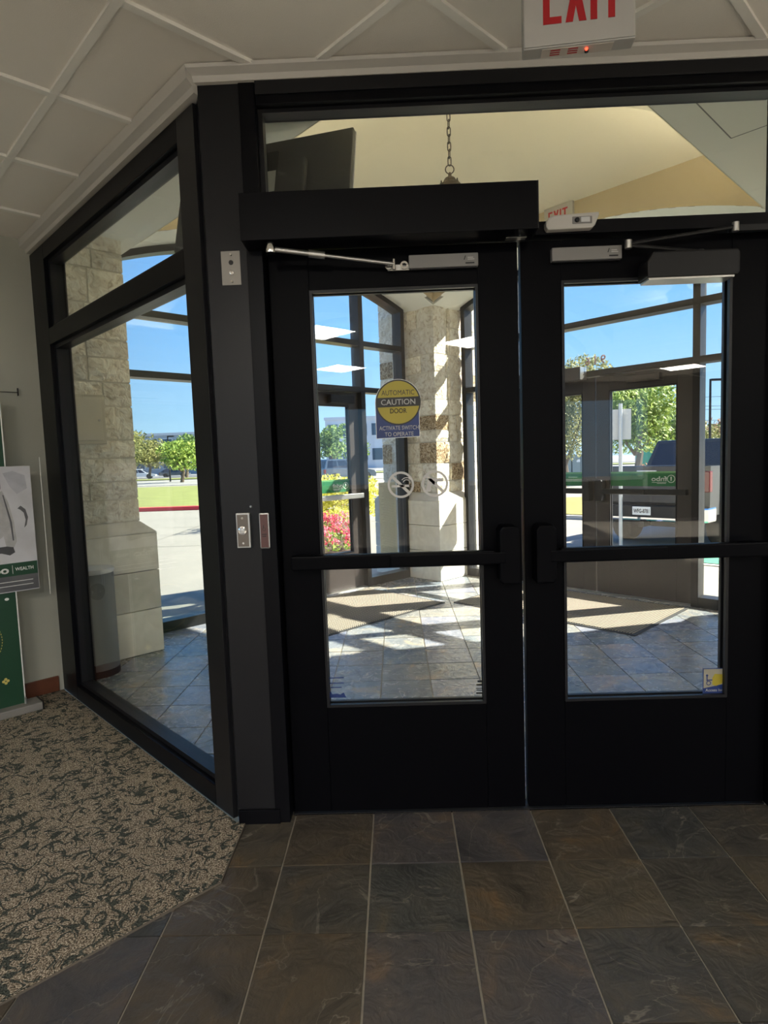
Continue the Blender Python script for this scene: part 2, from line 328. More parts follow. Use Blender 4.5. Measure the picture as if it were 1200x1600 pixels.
def obj(name, mb, m, parent=None, label=None, cat=None, group=None, kind=None, bevel=0.0, smooth=False, fix=True, base=None):
    me = mb.mesh(name) if isinstance(mb, MB) else mb
    if len(me.vertices):
        lo = Vector([min(v.co[i] for v in me.vertices) for i in range(3)]); hi = Vector([max(v.co[i] for v in me.vertices) for i in range(3)])
        c = (lo+hi)/2 if base is None else Vector(base)
        me.transform(Matrix.Translation(-c))
    else: c = Vector((0, 0, 0))
    if fix or bevel:
        bm = bmesh.new(); bm.from_mesh(me)
        if fix: bmesh.ops.recalc_face_normals(bm, faces=bm.faces)
        if bevel:
            es = [e for e in bm.edges if len(e.link_faces) == 2 and e.calc_face_angle(0) > 0.6]
            bmesh.ops.bevel(bm, geom=es, offset=bevel, segments=2, profile=0.6, affect='EDGES', clamp_overlap=True)
        bm.to_mesh(me); bm.free()
    me.materials.append(m)
    if smooth:
        for p in me.polygons: p.use_smooth = True
        try: me.set_sharp_from_angle(angle=math.radians(40))
        except Exception: pass
    o = bpy.data.objects.new(name, me); COL.objects.link(o); o.location = c
    return setup(o, parent, label, cat, group, kind)
def empty(name, loc, label=None, cat=None, group=None, kind=None):
    o = bpy.data.objects.new(name, None); o.empty_display_size = 0.1; COL.objects.link(o); o.location = loc
    return setup(o, None, label, cat, group, kind)
def text_mesh(body, width=None, height=None, extrude=0.0005, bold=0.0, align='CENTER'):
    cu = bpy.data.curves.new('lettering', 'FONT'); cu.body = body; cu.size = 1.0; cu.extrude = 0.0; cu.offset = bold; cu.resolution_u = 3
    to = bpy.data.objects.new('lettering', cu); COL.objects.link(to)
    dg = bpy.context.evaluated_depsgraph_get(); me = bpy.data.meshes.new_from_object(to.evaluated_get(dg)); 
    bpy.data.objects.remove(to)
    xs = [v.co.x for v in me.vertices]; ys = [v.co.y for v in me.vertices]
    w = max(xs)-min(xs); h = max(ys)-min(ys)
    sx = width/w if width else height/h; sy = height/h if height else sx
    cx, cy = (max(xs)+min(xs))/2, (max(ys)+min(ys))/2
    bm = bmesh.new(); bm.from_mesh(me)
    for v in bm.verts: v.co = Vector(((v.co.x-cx)*sx, (v.co.y-cy)*sy, 0))
    r = bmesh.ops.extrude_face_region(bm, geom=list(bm.faces))
    bmesh.ops.translate(bm, verts=[g for g in r['geom'] if isinstance(g, bmesh.types.BMVert)], vec=(0, 0, extrude*2))
    bm.to_mesh(me); bm.free(); me.materials.clear(); return me
def text(name, body, c, right, up, m, parent=None, width=None, height=None, extrude=0.0005, bold=0.0, **kw):
    me = text_mesh(body, width, height, extrude, bold)
    right = Vector(right).normalized(); up = Vector(up).normalized(); n = right.cross(up)
    mt = Matrix((right, up, n)).transposed().to_4x4(); mt.translation = Vector(c); me.transform(mt)
    if kw.pop('mirror', False): pass
    return obj(name, me, m, parent, fix=True, **kw)
UP = Vector((0, 0, 1))
def clip(poly, a, b):
    """keep the part of poly left of the line a->b"""
    out = []; n = len(poly)
    def side(p): return (b[0]-a[0])*(p[1]-a[1]) - (b[1]-a[1])*(p[0]-a[0])
    for i in range(n):
        p, q = poly[i], poly[(i+1) % n]; sp, sq = side(p), side(q)
        if sp >= 0: out.append(p)
        if (sp > 0 and sq < 0) or (sp < 0 and sq > 0):
            t = sp/(sp-sq); out.append((p[0]+(q[0]-p[0])*t, p[1]+(q[1]-p[1])*t))
    return out
def clip_convex(poly, hull):
    for i in range(len(hull)):
        if len(poly) < 3: return []
        poly = clip(poly, hull[i], hull[(i+1) % len(hull)])
    return poly if len(poly) >= 3 else []
def area(p): return abs(sum(p[i][0]*p[(i+1) % len(p)][1]-p[(i+1) % len(p)][0]*p[i][1] for i in range(len(p))))/2

# wall frames
FD = Fr((0, 0), (1, 0), (0, -1))                 # interior door wall, d towards the lobby
FSL = Fr((-1.1, 0), (-1, 1), (-1, -1))           # left interior glass screen
FSR = Fr((1.1, 0), (1, 1), (1, -1))              # right interior glass screen
FXL = Fr((0, 5.2), (-1, -1), (1, -1))            # left outer wall, d towards the vestibule
FXR = Fr((0, 5.2), (1, -1), (-1, -1))            # right outer wall
CZ = 2.74                                        # lobby ceiling height
SZ = 3.0                                         # vestibule soffit height

# ------------------------------------------------------------------ floors
LOB = [(-1.1, 0), (-1.15, -0.05), (-2.65, 1.46), (-6, -1.9), (-6, -10), (6, -10), (6, -1.9), (2.65, 1.46), (1.15, -0.05), (1.1, 0)]
VES = [(-1.1, 0), (1.1, 0), (3.2, 2.1), (3.2, 2.1), (0, 5.25), (-3.2, 2.1)]
VES = [(-1.1, 0), (1.1, 0), (3.17, 2.07), (0, 5.22), (-3.17, 2.07)]
fl = obj('floor', MB().prism(LOB, -0.15, -0.006), GROUT, kind='structure', label='dark slate tile floor of the lobby with pale grout')
G = 0.3048; GX = 0.0105
def tile_mesh(polys, z, jit=0.0):
    mb = MB(); g = 0.0035
    for p in polys:
        cx = sum(q[0] for q in p)/len(p); cy = sum(q[1] for q in p)/len(p)
        pr = []
        for q in p: pr.append(q)
        mb.prism(pr, z-0.012, z)
    return mb
def shrink(x0, y0, x1, y1, g=0.0032): return [(x0+g, y0+g), (x1-g, y0+g), (x1-g, y1-g), (x0+g, y1-g)]
# slate area of the lobby: right of the carpet edge
A1 = [(-1.088, -0.38), (3, -0.38), (3, 0.02), (-1.088, 0.02)]
A2 = [(-1.088, -0.38), (-5.0, -4.3), (5, -4.3), (5, -0.38)]
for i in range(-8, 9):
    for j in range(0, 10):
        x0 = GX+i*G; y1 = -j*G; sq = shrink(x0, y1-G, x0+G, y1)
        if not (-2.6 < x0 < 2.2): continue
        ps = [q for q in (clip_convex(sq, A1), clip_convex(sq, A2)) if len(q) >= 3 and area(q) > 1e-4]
        if ps: obj('tile', tile_mesh(ps, random.uniform(-.0008, .0008)), SLATE_DIM, fl)
cp = MB().prism([(-1.092, -0.385), (-1.092, -0.058), (-1.118, -0.058), (-2.605, 1.435), (-5.9, -1.87), (-5.9, -5.19)], -0.006, 0.005)
obj('carpet', cp, CARPET, label='tan loop-pile carpet with dark curling leaf strokes left of the slate', cat='carpet')
obj('edge_strip', MB().prism([(-1.094, -0.06), (-1.094, -0.385), (-5.0, -4.291), (-4.998, -4.293), (-1.091, -0.386), (-1.091, -0.06)], -0.006, 0.0055), mat('carpet_edging', (.12, .10, .08), .6), fl, label='thin pale strip between carpet and slate')
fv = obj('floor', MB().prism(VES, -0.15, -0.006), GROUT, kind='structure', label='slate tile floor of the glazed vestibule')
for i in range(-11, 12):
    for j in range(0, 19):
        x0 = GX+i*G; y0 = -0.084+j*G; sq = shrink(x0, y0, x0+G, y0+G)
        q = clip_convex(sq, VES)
        if len(q) >= 3 and area(q) > 4e-4: obj('tile', tile_mesh([q], random.uniform(-.001, .001)), SLATE_LIT, fv)
# entrance mats in the vestibule
def emat(sign, label):
    o = Vector((sign*0.04, 3.46)); a = Vector((sign*1, -1)).normalized(); b = Vector((sign*1, 1)).normalized()
    P = lambda s, t: tuple(o+a*s+b*t)
    e = empty('entrance_mat', (*P(.87, .53), 0), label, 'mat')
    obj('rubber_border', MB().prism([P(0, 0), P(1.75, 0), P(1.75, 1.07), P(0, 1.07)], 0.001, 0.006), MATEDGE, e)
    obj('ribbed_pile', MB().prism([P(.03, .03), P(1.72, .03), P(1.72, 1.04), P(.03, 1.04)], 0.006, 0.011), MATM, e)
emat(-1, 'ribbed grey-brown entrance mat in front of the left outer door')
emat(1, 'ribbed grey-brown entrance mat in front of the right outer doors')

# ------------------------------------------------------------------ lobby ceiling
cb = MB().prism(LOB, CZ+0.02, CZ+0.25)
cl = obj('ceiling', cb, CEILB, kind='structure', label='suspended white panel ceiling of the lobby')
def uv(u, v): return ((u-v)/2, (u+v)/2)      # u = x+y, v = y-x
NEARC = [(-2.69, 1.40), (-5.9, -1.8), (-5.9, -5.0), (5.9, -5.0), (5.9, -1.8), (2.69, 1.40), (1.17, -0.12), (-1.17, -0.12)]
hA = [(-5.9, -5.0), (5.9, -5.0), (5.9, -0.12), (-5.9, -0.12)]
WL = (-2.62, 1.44)
P3 = [[(-5.9, -9.9), (5.9, -9.9), (5.9, -1.8), (-5.9, -1.8)],
      [(-5.9, -1.8), (5.9, -1.8), (4.26, -.06), (-4.26, -.06)],
      [(-4.19, -0.06), (-1.13, -0.06), (-2.66, 1.47)], [(1.13, -0.06), (4.19, -0.06), (2.66, 1.47)]]
NEAR_ONE = [[(-5.9, -1.85), (-2.67, 1.41), (-1.16, -.10), (1.16, -.10), (2.67, 1.41), (5.9, -1.85), (5.9, -5), (-5.9, -5)]]
U0, V0, DU = -0.77, -0.03, 0.8655
LIGHTS = [(-1.2, -3.9, 'recessed square ceiling light nearest the entrance, left of centre'), (.35, -5.0, 'recessed square ceiling light in the middle of the lobby'), (-1.4, -6.9, 'recessed square ceiling light deep in the lobby, left of centre'),
          (-4.0, -4.6, 'recessed square ceiling light above the carpet on the left'), (3.6, -4.2, 'recessed square ceiling light at the right of the lobby'), (4.6, -8.2, 'recessed square ceiling light at the back right'), (-4.4, -8.0, 'recessed square ceiling light at the back left')]
def is_lit(x, y):
    for k, (lx, ly, lab) in enumerate(LIGHTS):
        if abs((x+y)-(lx+ly)) < .8655/2 and abs((y-x)-(ly-lx)) < .8655/2: return k+1
    return 0
k = 0.013*math.sqrt(2)
for a in range(-16, 8):
    for b in range(-16, 9):
        u0, v0 = U0+a*DU, V0+b*DU
        sq = [uv(u0+k, v0+k), uv(u0+DU-k, v0+k), uv(u0+DU-k, v0+DU-k), uv(u0+k, v0+DU-k)]
        cyc = sum(p[1] for p in sq)/4; cxc = sum(p[0] for p in sq)/4
        ps = []
        s0 = sum(sq[i][0]*sq[(i+1) % 4][1]-sq[(i+1) % 4][0]*sq[i][1] for i in range(4))
        if s0 < 0: sq = sq[::-1]
        for h in P3:
            q = clip_convex(sq, h)
            if len(q) >= 3 and area(q) > 2e-4: ps.append(q)
        if not ps: continue
        lit = is_lit(cxc, cyc)
        if lit: continue
        mb = MB()
        for q in ps: mb.prism(q, CZ+0.005, CZ+0.02)
        obj('ceiling_panel', mb, CEILP, cl)
def tbar(p, q, z=0.0):
    p, q = Vector(p), Vector(q); d = (q-p).normalized(); n = Vector((-d.y, d.x))*0.014
    obj('grid_bar', MB().prism([tuple(p-n), tuple(q-n), tuple(q+n), tuple(p+n)], CZ-0.006-z, CZ+0.006), TBAR, cl)
def seg_in(p, q, polys):
    """clip the line p-q to the union of convex polys"""
    ts = []
    for h in polys:
        t0, t1 = 0.0, 1.0
        for i in range(len(h)):
            a, b = h[i], h[(i+1) % len(h)]
            f = lambda P: (b[0]-a[0])*(P[1]-a[1])-(b[1]-a[1])*(P[0]-a[0])
            fp, fq = f(p), f(q)
            if fp < 0 and fq < 0: t0, t1 = 1, 0; break
            if fp*fq < 0:
                t = fp/(fp-fq)
                if fp < 0: t0 = max(t0, t)
                else: t1 = min(t1, t)
        if t1-t0 > 1e-3: ts.append((t0, t1))
    if not ts: return None
    t0, t1 = min(t[0] for t in ts), max(t[1] for t in ts)
    L2 = lambda t: (p[0]+(q[0]-p[0])*t, p[1]+(q[1]-p[1])*t)
    return L2(t0), L2(t1)
for a in range(-17, 6):
    u = U0+a*DU; s = seg_in(uv(u, -16), uv(u, 9), P3)
    if s and u < 4.0 and not (-1.2 < u < -1.1): tbar(*s)
    if u > -1.2 and s: pass
for b in range(-16, 9):
    v = V0+b*DU; s = seg_in(uv(-16, v), uv(6, v), P3)
    if s: tbar(*s, z=.0008)
# crown moulding round the glazed screens
def moulding(F, s0, s1, d0, zb, name, lab):
    mb = MB()
    prof = [(d0-.06, zb), (d0+.012, zb), (d0+.018, zb+.018), (d0+.045, zb+.03), (d0+.05, CZ), (d0-.06, CZ)]
    n = len(prof)
    vs = []
    for (se, sg) in ((s0, -1), (s1, 1)):
        for d, z in prof:
            vs.append(F(se[0]+se[1]*d if isinstance(se, tuple) else se, d, z))
    mb.add(vs, [list(range(n))[::-1], list(range(n, 2*n))] + [(i, (i+1) % n, n+(i+1) % n, n+i) for i in range(n)])
    obj(name, mb, MOULD, kind='structure', label=lab)
T8 = math.tan(PI/8)
moulding(FD, (-1.1, -T8), (1.1, T8), 0.05, 2.700, 'trim_1', 'painted moulding above the entrance doors')
moulding(FSL, (0, -T8), (2.14, 0), 0.05, 2.668, 'trim_2', 'painted moulding above the left glass screen')
moulding(FSR, (0, -T8), (2.14, 0), 0.05, 2.668, 'trim_3', 'painted moulding above the right glass screen')

# lobby walls (their outer faces seal the building)
def wallseg(name, p, q, z0=0, z1=2.9, th=0.12, lab='', m=WALLP, holes=None):
    """solid wall with its room face on p->q, room to the right of p->q"""
    p, q = Vector(p), Vector(q); d = (q-p).normalized(); n = Vector((-d.y, d.x)); Ls = (q-p).length
    F = Fr(p, d, (-n.x, -n.y)); mb = MB()
    if not holes: mb.box((0, -th, z0), (Ls, 0, z1), F)
    else:
        s = 0
        for (a, b, za, zb) in holes:
            mb.box((s, -th, z0), (a, 0, z1), F); mb.box((a, -th, z0), (b, 0, za), F); mb.box((a, -th, zb), (b, 0, z1), F); s = b
        mb.box((s, -th, z0), (Ls, 0, z1), F)
    return obj(name, mb, m, kind='structure', label=lab), F, Ls
wl, FWL, LWL = wallseg('wall_left', (-6, -1.95), (-2.575, 1.475), lab='greige painted wall left of the glass screen')
wallseg('wall_right', (2.575, 1.475), (6, -1.95), lab='greige painted wall right of the glass screen')
wallseg('wall_west', (-6, -10), (-6, -1.95), m=WALLD, lab='taupe lobby side wall', holes=[(1.0, 3.4, .8, 2.4), (4.2, 6.6, .8, 2.4)])
wallseg('wall_east', (6, -1.95), (6, -10), m=WALLD, lab='taupe lobby side wall opposite', holes=[(1.6, 4.0, .5, 2.5), (4.6, 7.4, .5, 2.5)])  # unseen openings added so sun bounces off the floor onto the ceiling
wallseg('wall_back', (6, -10), (-6, -10), m=WALLD, lab='taupe lobby wall behind the viewer', holes=[(1.5, 5.0, .8, 2.4), (7.0, 10.5, .8, 2.4)])
obj('baseboard_left', MB().box((0.05, 0, 0.006), (LWL-.075, .015, .10), FWL), WOOD, kind='structure', label='reddish brown wooden baseboard', bevel=.003)

# ------------------------------------------------------------------ interior screens and door wall frames
def glasspane(name, F, s0, s1, z0, z1, parent, m=GLASS, d=0.0, th=.006, top=None):
    if top is None: mb = MB().box((s0, d-th/2, z0), (s1, d+th/2, z1), F)
    else:
        pts = [(s0, z0), (s1, z0)] + [(s, top(s)) for s in [s1+(s0-s1)*i/10 for i in range(11)]]
        mb = MB().prism_sz(pts, d-th/2, d+th/2, F)
    return obj(name, mb, m, parent)
def bar(name, F, s0, s1, d0, d1, z0, z1, parent, m=BRONZE, bevel=.002):
    return obj(name, MB().box((s0, d0, z0), (s1, d1, z1), F), m, parent, bevel=bevel)
def screen(F, nm, lab, far):
    e = empty(nm, F(1.05, 0, 0), kind='structure', label=lab)
    D0, D1 = -.07, .045
    bar('mullion', F, .022, .155, D0, D1, 0, 2.66, e, BRONZE_L)
    bar('mullion', F, far, 2.11, D0, D1, 0, 2.66, e, BRONZE)
    bar('rail', F, .155, far, D0, D1, 0, .085, e, BRONZE)
    bar('rail', F, .155, far, D0, D1, 2.10, 2.19, e, BRONZE)
    bar('rail', F, .155, far, D0, D1, 2.575, 2.66, e, BRONZE)
    for z0, z1 in ((.085, 2.10), (2.19, 2.575)):
        # glazing stops around each pane
        w = .022; q = MB()
        q.box((.155, -.045, z0), (.155+w, .02, z1), F).box((far-w, -.045, z0), (far, .02, z1), F)
        q.box((.155+w, -.045, z0), (far-w, .02, z0+w), F).box((.155+w, -.045, z1-w), (far-w, .02, z1), F)
        obj('glazing_stop', q, BRONZE_L, e)
        glasspane('glass_pane', F, .165, far-.01, z0+.01, z1-.01, e, d=-.012)
    return e
screen(FSL, 'window_1', 'angled glass screen with black frame left of the doors', 1.83)
screen(FSR, 'window_5', 'angled glass screen with black frame right of the doors', 1.83)
# corner columns and door frame
df = empty('trim_4', (0, 0, 0), kind='structure', label='black aluminium frame around the entrance doors')
def cornerpost(sg):
    pts = [(sg*1.118, -.045), (sg*.972, -.045), (sg*.972, .07), (sg*1.08, .07), (sg*1.165, .068)]
    obj('corner_post', MB().prism(pts, 0, 2.70), BRONZE_L, df, bevel=.002)
    bar('base_block', FD, *sorted((sg*.955, sg*1.115)), -.02, .058, 0, .055, df, BRONZE)
    bar('jamb', FD, *sorted((sg*.918, sg*.975)), -.07, .05, 0, 2.70, df, BRONZE)
    bar('door_stop', FD, *sorted((sg*.900, sg*.93)), -.068, -.047, 0, 2.147, df, BRONZE, .001)
cornerpost(-1); cornerpost(1)
bar('header', FD, -.915, .915, -.07, .05, 2.625, 2.700, df)
bar('header_lip', FD, -.915, .915, .05, .058, 2.655, 2.700, df, BRONZE_L, .001)
bar('transom_bar', FD, -.915, .915, -.07, .05, 2.147, 2.192, df)
bar('threshold', FD, -.915, .915, -.07, .0, -.006, .004, df, BRONZE_L, .0015)
w2 = empty('window_2', (0, 0, 2.2), kind='structure', label='clear transom pane above the entrance doors')
glasspane('glass_pane', FD, -.915, .915, 2.192, 2.625, w2, d=-.015)
q = MB(); q.box((-.917, -.03, 2.192), (-.9, .02, 2.625), FD).box((.9, -.03, 2.192), (.917, .02, 2.625), FD).box((-.9, -.03, 2.612), (.9, .02, 2.625), FD)
obj('glazing_stop', q, BRONZE_L, w2)

# ------------------------------------------------------------------ door leaves
def leaf(F, nm, s0, s1, meet, lab, m, z0g, z1g, H, st=.145, barside=1, barm=DOORBLK, glz=GLASS_D, dd=0.0, barz=1.0):
    """leaf between s0 and s1; meet is the s of the meeting stile; barside: +1 bar on the room side"""
    e = empty(nm, F((s0+s1)/2, 0, 0), kind='structure', label=lab)
    a, b = min(s0, s1)+.0055, max(s0, s1)-.0055
    d0, d1 = dd-.045, dd
    bar('stile', F, a, a+st, d0, d1, .012, H, e, m, .003); bar('stile', F, b-st, b, d0, d1, .012, H, e, m, .003)
    bar('rail', F, a+st, b-st, d0, d1, .012, z0g, e, m, .003); bar('rail', F, a+st, b-st, d0, d1, z1g, H, e, m, .003)
    w = .010; A, B = a+st, b-st; q = MB()
    for dA, dB in ((d1-.012, d1+.004), (d0-.004, d0+.012)):
        q.box((A, dA, z0g), (A+w, dB, z1g), F).box((B-w, dA, z0g), (B, dB, z1g), F).box((A+w, dA, z0g), (B-w, dB, z0g+w), F).box((A+w, dA, z1g-w), (B-w, dB, z1g), F)
    obj('glazing_bead', q, BRONZE_L, e)
    glasspane('glass_pane', F, A, B, z0g, z1g, e, glz, d=(d0+d1)/2)
    # panic bar
    sg = 1 if meet > (s0+s1)/2 else -1
    m0 = meet-sg*.03; D = d1+.045
    bar_ = obj('push_bar', MB().box((min(m0-sg*.09, meet-sg*.865), D, barz-.023), (max(m0-sg*.09, meet-sg*.865), D+.035, barz+.03), F), barm, e, bevel=.006)
    q = MB().box((min(m0-sg*.05, meet-sg*.50), D+.035, barz-.018), (max(m0-sg*.05, meet-sg*.50), D+.047, barz+.025), F)
    obj('push_pad', q, barm, bar_, bevel=.004)
    obj('bracket', MB().box((min(meet-sg*.80, meet-sg*.86), d1, barz-.02), (max(meet-sg*.80, meet-sg*.86), D, barz+.025), F), barm, bar_, bevel=.003)
    pts = [(0, -.095), (.062, -.095), (.072, -.08), (.072, .10), (.062, .117), (.01, .117), (0, .10)]
    mb = MB().prism_sz([(m0-sg*p[0]+0, barz+p[1]) for p in pts], d1, D+.045, F)
    obj('latch_case', mb, barm, e, bevel=.006)
    return e
d1 = leaf(FD, 'door_1', -.914, 0, 0, 'left black entrance leaf with glass, push bar and caution sticker', DOORBLK, .432, 2.0, 2.143, barz=1.005)
d2 = leaf(FD, 'door_2', .914, 0, 0, 'right black entrance leaf with glass, push bar and closer', DOORBLK, .432, 2.0, 2.143, barz=1.005)

# ------------------------------------------------------------------ outer walls of the vestibule
def arch(s):                                    # underside of the arch as a function of s along an outer wall
    x = s*R2 - 1.475
    return max(3.36-.245*x*x, 2.98)
def outer(F, nm, lab):
    e = empty(nm, F(2.0, 0, 0), kind='structure', label=lab)
    S0, Sm1, Sm2, S1 = .50, 1.16, 3.02, 3.72
    D0, D1 = -.09, .05
    def vert(a, b):
        pts = [(a, 0), (b, 0), (b, arch(b)), ((a+b)/2, arch((a+b)/2)), (a, arch(a))]
        obj('mullion', MB().prism_sz(pts, D0, D1, F), BRONZE_L, e, bevel=.002)
    vert(S0, S0+.055); vert(Sm1-.03, Sm1+.03); vert(Sm2-.03, Sm2+.03); vert(S1-.055, S1)
    for a, b in ((S0+.055, Sm1-.03), (Sm1+.03, Sm2-.03), (Sm2+.03, S1-.055)):
        bar('rail', F, a, b, D0, D1, 2.10, 2.155, e, BRONZE_L); bar('rail', F, a, b, D0, D1, 2.585, 2.64, e, BRONZE_L)
        n = 10; ss = [a+(b-a)*i/n for i in range(n+1)]
        pts = [(s, arch(s)-.055) for s in ss] + [(s, arch(s)) for s in ss[::-1]]
        mb = MB()
        for i in range(n): mb.prism_sz([(ss[i], arch(ss[i])-.055), (ss[i+1], arch(ss[i+1])-.055), (ss[i+1], arch(ss[i+1])), (ss[i], arch(ss[i]))], D0, D1, F)
        obj('arched_rail', mb, BRONZE_L, e)
        glasspane('glass_pane', F, a, b, 2.155, 2.585, e); glasspane('glass_pane', F, a, b, 2.64, 3, e, top=lambda s: arch(s)-.05)
    for a, b in ((S0+.055, Sm1-.03), (Sm2+.03, S1-.055)):
        bar('rail', F, a, b, D0, D1, 0, .09, e, BRONZE_L); glasspane('glass_pane', F, a, b, .09, 2.10, e)
    bar('threshold', F, Sm1+.03, Sm2-.03, -.09, .05, -.006, .008, e, STEEL)
    return e
w3 = outer(FXL, 'window_3', 'left outer glazing of the vestibule with arched head')
w4 = outer(FXR, 'window_4', 'right outer glazing of the vestibule with arched head')
SM = 2.09
d3 = leaf(FXL, 'door_3', 1.195, SM, SM, 'outer door leaf seen through the left entrance door, nearer the stone pillar', EXTDOOR, .40, 1.955, 2.095, st=.13, barm=STEEL, dd=.0)
d4 = leaf(FXL, 'door_4', 2.985, SM, SM, 'outer door leaf beside the left sidelight', EXTDOOR, .40, 1.955, 2.095, st=.13, barm=STEEL)
d5 = leaf(FXR, 'door_5', 1.195, SM, SM, 'outer door leaf behind the right entrance door, left of its pair', EXTDOOR, .40, 1.955, 2.095, st=.13, barm=BRONZE_L)
d6 = leaf(FXR, 'door_6', 2.985, SM, SM, 'outer door leaf behind the right entrance door, right of its pair', EXTDOOR, .40, 1.955, 2.095, st=.13, barm=BRONZE_L)
# arched walls, vaults, soffit and ceiling of the vestibule
def arched_wall(F, nm, lab, s0, s1, dA, dB, ztop, m, shift):
    n = 24; mb = MB()
    for i in range(n):
        a, b = s0+(s1-s0)*i/n, s0+(s1-s0)*(i+1)/n
        za, zb = arch(a), arch(b)
        mb.prism_sz([(a, za), (b, zb), (b, ztop), (a, ztop)], dA, dB, F)
    obj(nm, mb, m, kind='structure', label=lab)
arched_wall(FXL, 'wall_outer_left', 'outside wall over the left arched glazing', 0, 4.6, -.12, .02, 4.3, ROOFM, 0)
arched_wall(FXR, 'wall_outer_right', 'outside wall over the right arched glazing', 0, 4.6, -.12, .02, 4.3, ROOFM, 0)
CAV = 3.56
arched_wall(FXL, 'wall_arch_left', 'tan plaster arch over the left outer doors', .495, 3.70, .495, .51, CAV+.02, TAN, 0)
arched_wall(FXR, 'wall_arch_right', 'tan plaster arch over the right outer doors', .495, 3.70, .495, .51, CAV+.02, TAN, 0)
for F, nm in ((FXL, 'vault_left'), (FXR, 'vault_right')):
    mb = MB(); n = 24
    for i in range(n):
        a, b = .3+3.6*i/n, .3+3.6*(i+1)/n
        dm = min(.508, max(.02, a), max(.02, 4.20-b)); mb.prism_sz([(a, arch(a)), (b, arch(b)), (b, arch(b)+.03), (a, arch(a)+.03)], .015, dm, F)
    obj('ceiling', mb, SOFF, kind='structure', label='off-white curved underside of the '+('left' if F is FXL else 'right')+' arch')
# flat soffit: triangles between the interior walls and the raised bay
mb = MB()
mb.prism([(-1.15, 0.0), (0, 0.0), (-2.25, 2.25), (-2.9, 2.9), (-3.4, 2.3)], SZ, SZ+.05)
obj('ceiling', mb, SOFF, kind='structure', label='flat off-white soffit behind the left glass screen')
mb = MB()
mb.prism([(1.15, 0.0), (3.4, 2.3), (2.9, 2.9), (2.25, 2.25), (0, 0.0)], SZ, SZ+.05)
so_ = obj('ceiling', mb, SOFF, kind='structure', label='flat off-white soffit with access panel on the right')
obj('access_panel', MB().prism([(.93, .70), (1.35, 1.12), (1.70, .77), (1.28, .35)][::-1], SZ-.004, SZ), SOFF, so_)
q = MB(); pr = [(.93, .70), (1.35, 1.12), (1.70, .77), (1.28, .35)]
for i in range(4):
    a, b = Vector(pr[i]), Vector(pr[(i+1) % 4]); d = (b-a).normalized()*.003; n = Vector((-d.y, d.x))
    q.prism([tuple(a-n), tuple(b-n), tuple(b+n), tuple(a+n)], SZ-.005, SZ-.0005)
obj('panel_seam', q, mat('seam_grey', (.25, .25, .23), .9), so_)
# near fascias of the raised bay, pyramid ceiling and the end wall over the door
for sg, lab in ((-1, 'left'), (1, 'right')):
    F = Fr((0, 0.0), (sg, 1), (-sg, 1))
    obj('wall_fascia_'+lab, MB().box((0, 0, SZ-.002), (3.19, .005, CAV+.02), F), CREAM, kind='structure', label='plaster fascia over the '+lab+' soffit edge')
    e = empty('fill_strip', F(1.6, .03, 3.3), 'added fill light strip, unseen, on the inner side of the '+lab+' soffit edge', 'light')  # glowing strips added out of view to brighten the vestibule ceiling
    obj('fill_housing', MB().box((.3, .005, 3.28), (2.7, .13, 3.30), F).box((.3, .12, 3.30), (2.7, .13, 3.33), F), WHITEP, e); obj('diffuser', MB().box((.31, .010, 3.30), (2.69, .115, 3.31), F), FILL, e)
mb = MB(); c4 = [(0, 0.0, CAV), (2.26, 2.25, CAV), (0, 4.5, CAV), (-2.26, 2.25, CAV)]
mb.add(c4+[(0, 2.25, 4.02)], [(0, 1, 4), (1, 2, 4), (2, 3, 4), (3, 0, 4)])
obj('ceiling', mb, CREAM, kind='structure', label='raised cream ceiling of the vestibule', fix=False)
obj('wall_over_doors', MB().box((-1.10, -.07, 2.70), (1.10, .0, 4.3), FD).box((.02, -.07, 2.66), (2.6, 0, 4.3), FSL).box((.02, -.07, 2.66), (2.6, 0, 4.3), FSR), SOFF, kind='structure', label='plaster wall above the interior glazing')
obj('roof', MB().prism([(-6.3, -10.3), (6.3, -10.3), (6.3, -1.8), (3.6, 1.9), (.0, 5.45), (-3.6, 1.9), (-6.3, -1.8)], 4.28, 4.4), ROOFM, kind='structure', label='flat roof over lobby and vestibule')
obj('wall_upper', MB().box((0, -.12, 2.85), (LWL, 0, 4.3), FWL).box((0, -.12, 2.85), (LWL, 0, 4.3), Fr((2.62, 1.43), (1, -1), (-1, -1))), ROOFM, kind='structure', label='outer wall above the lobby ceiling')

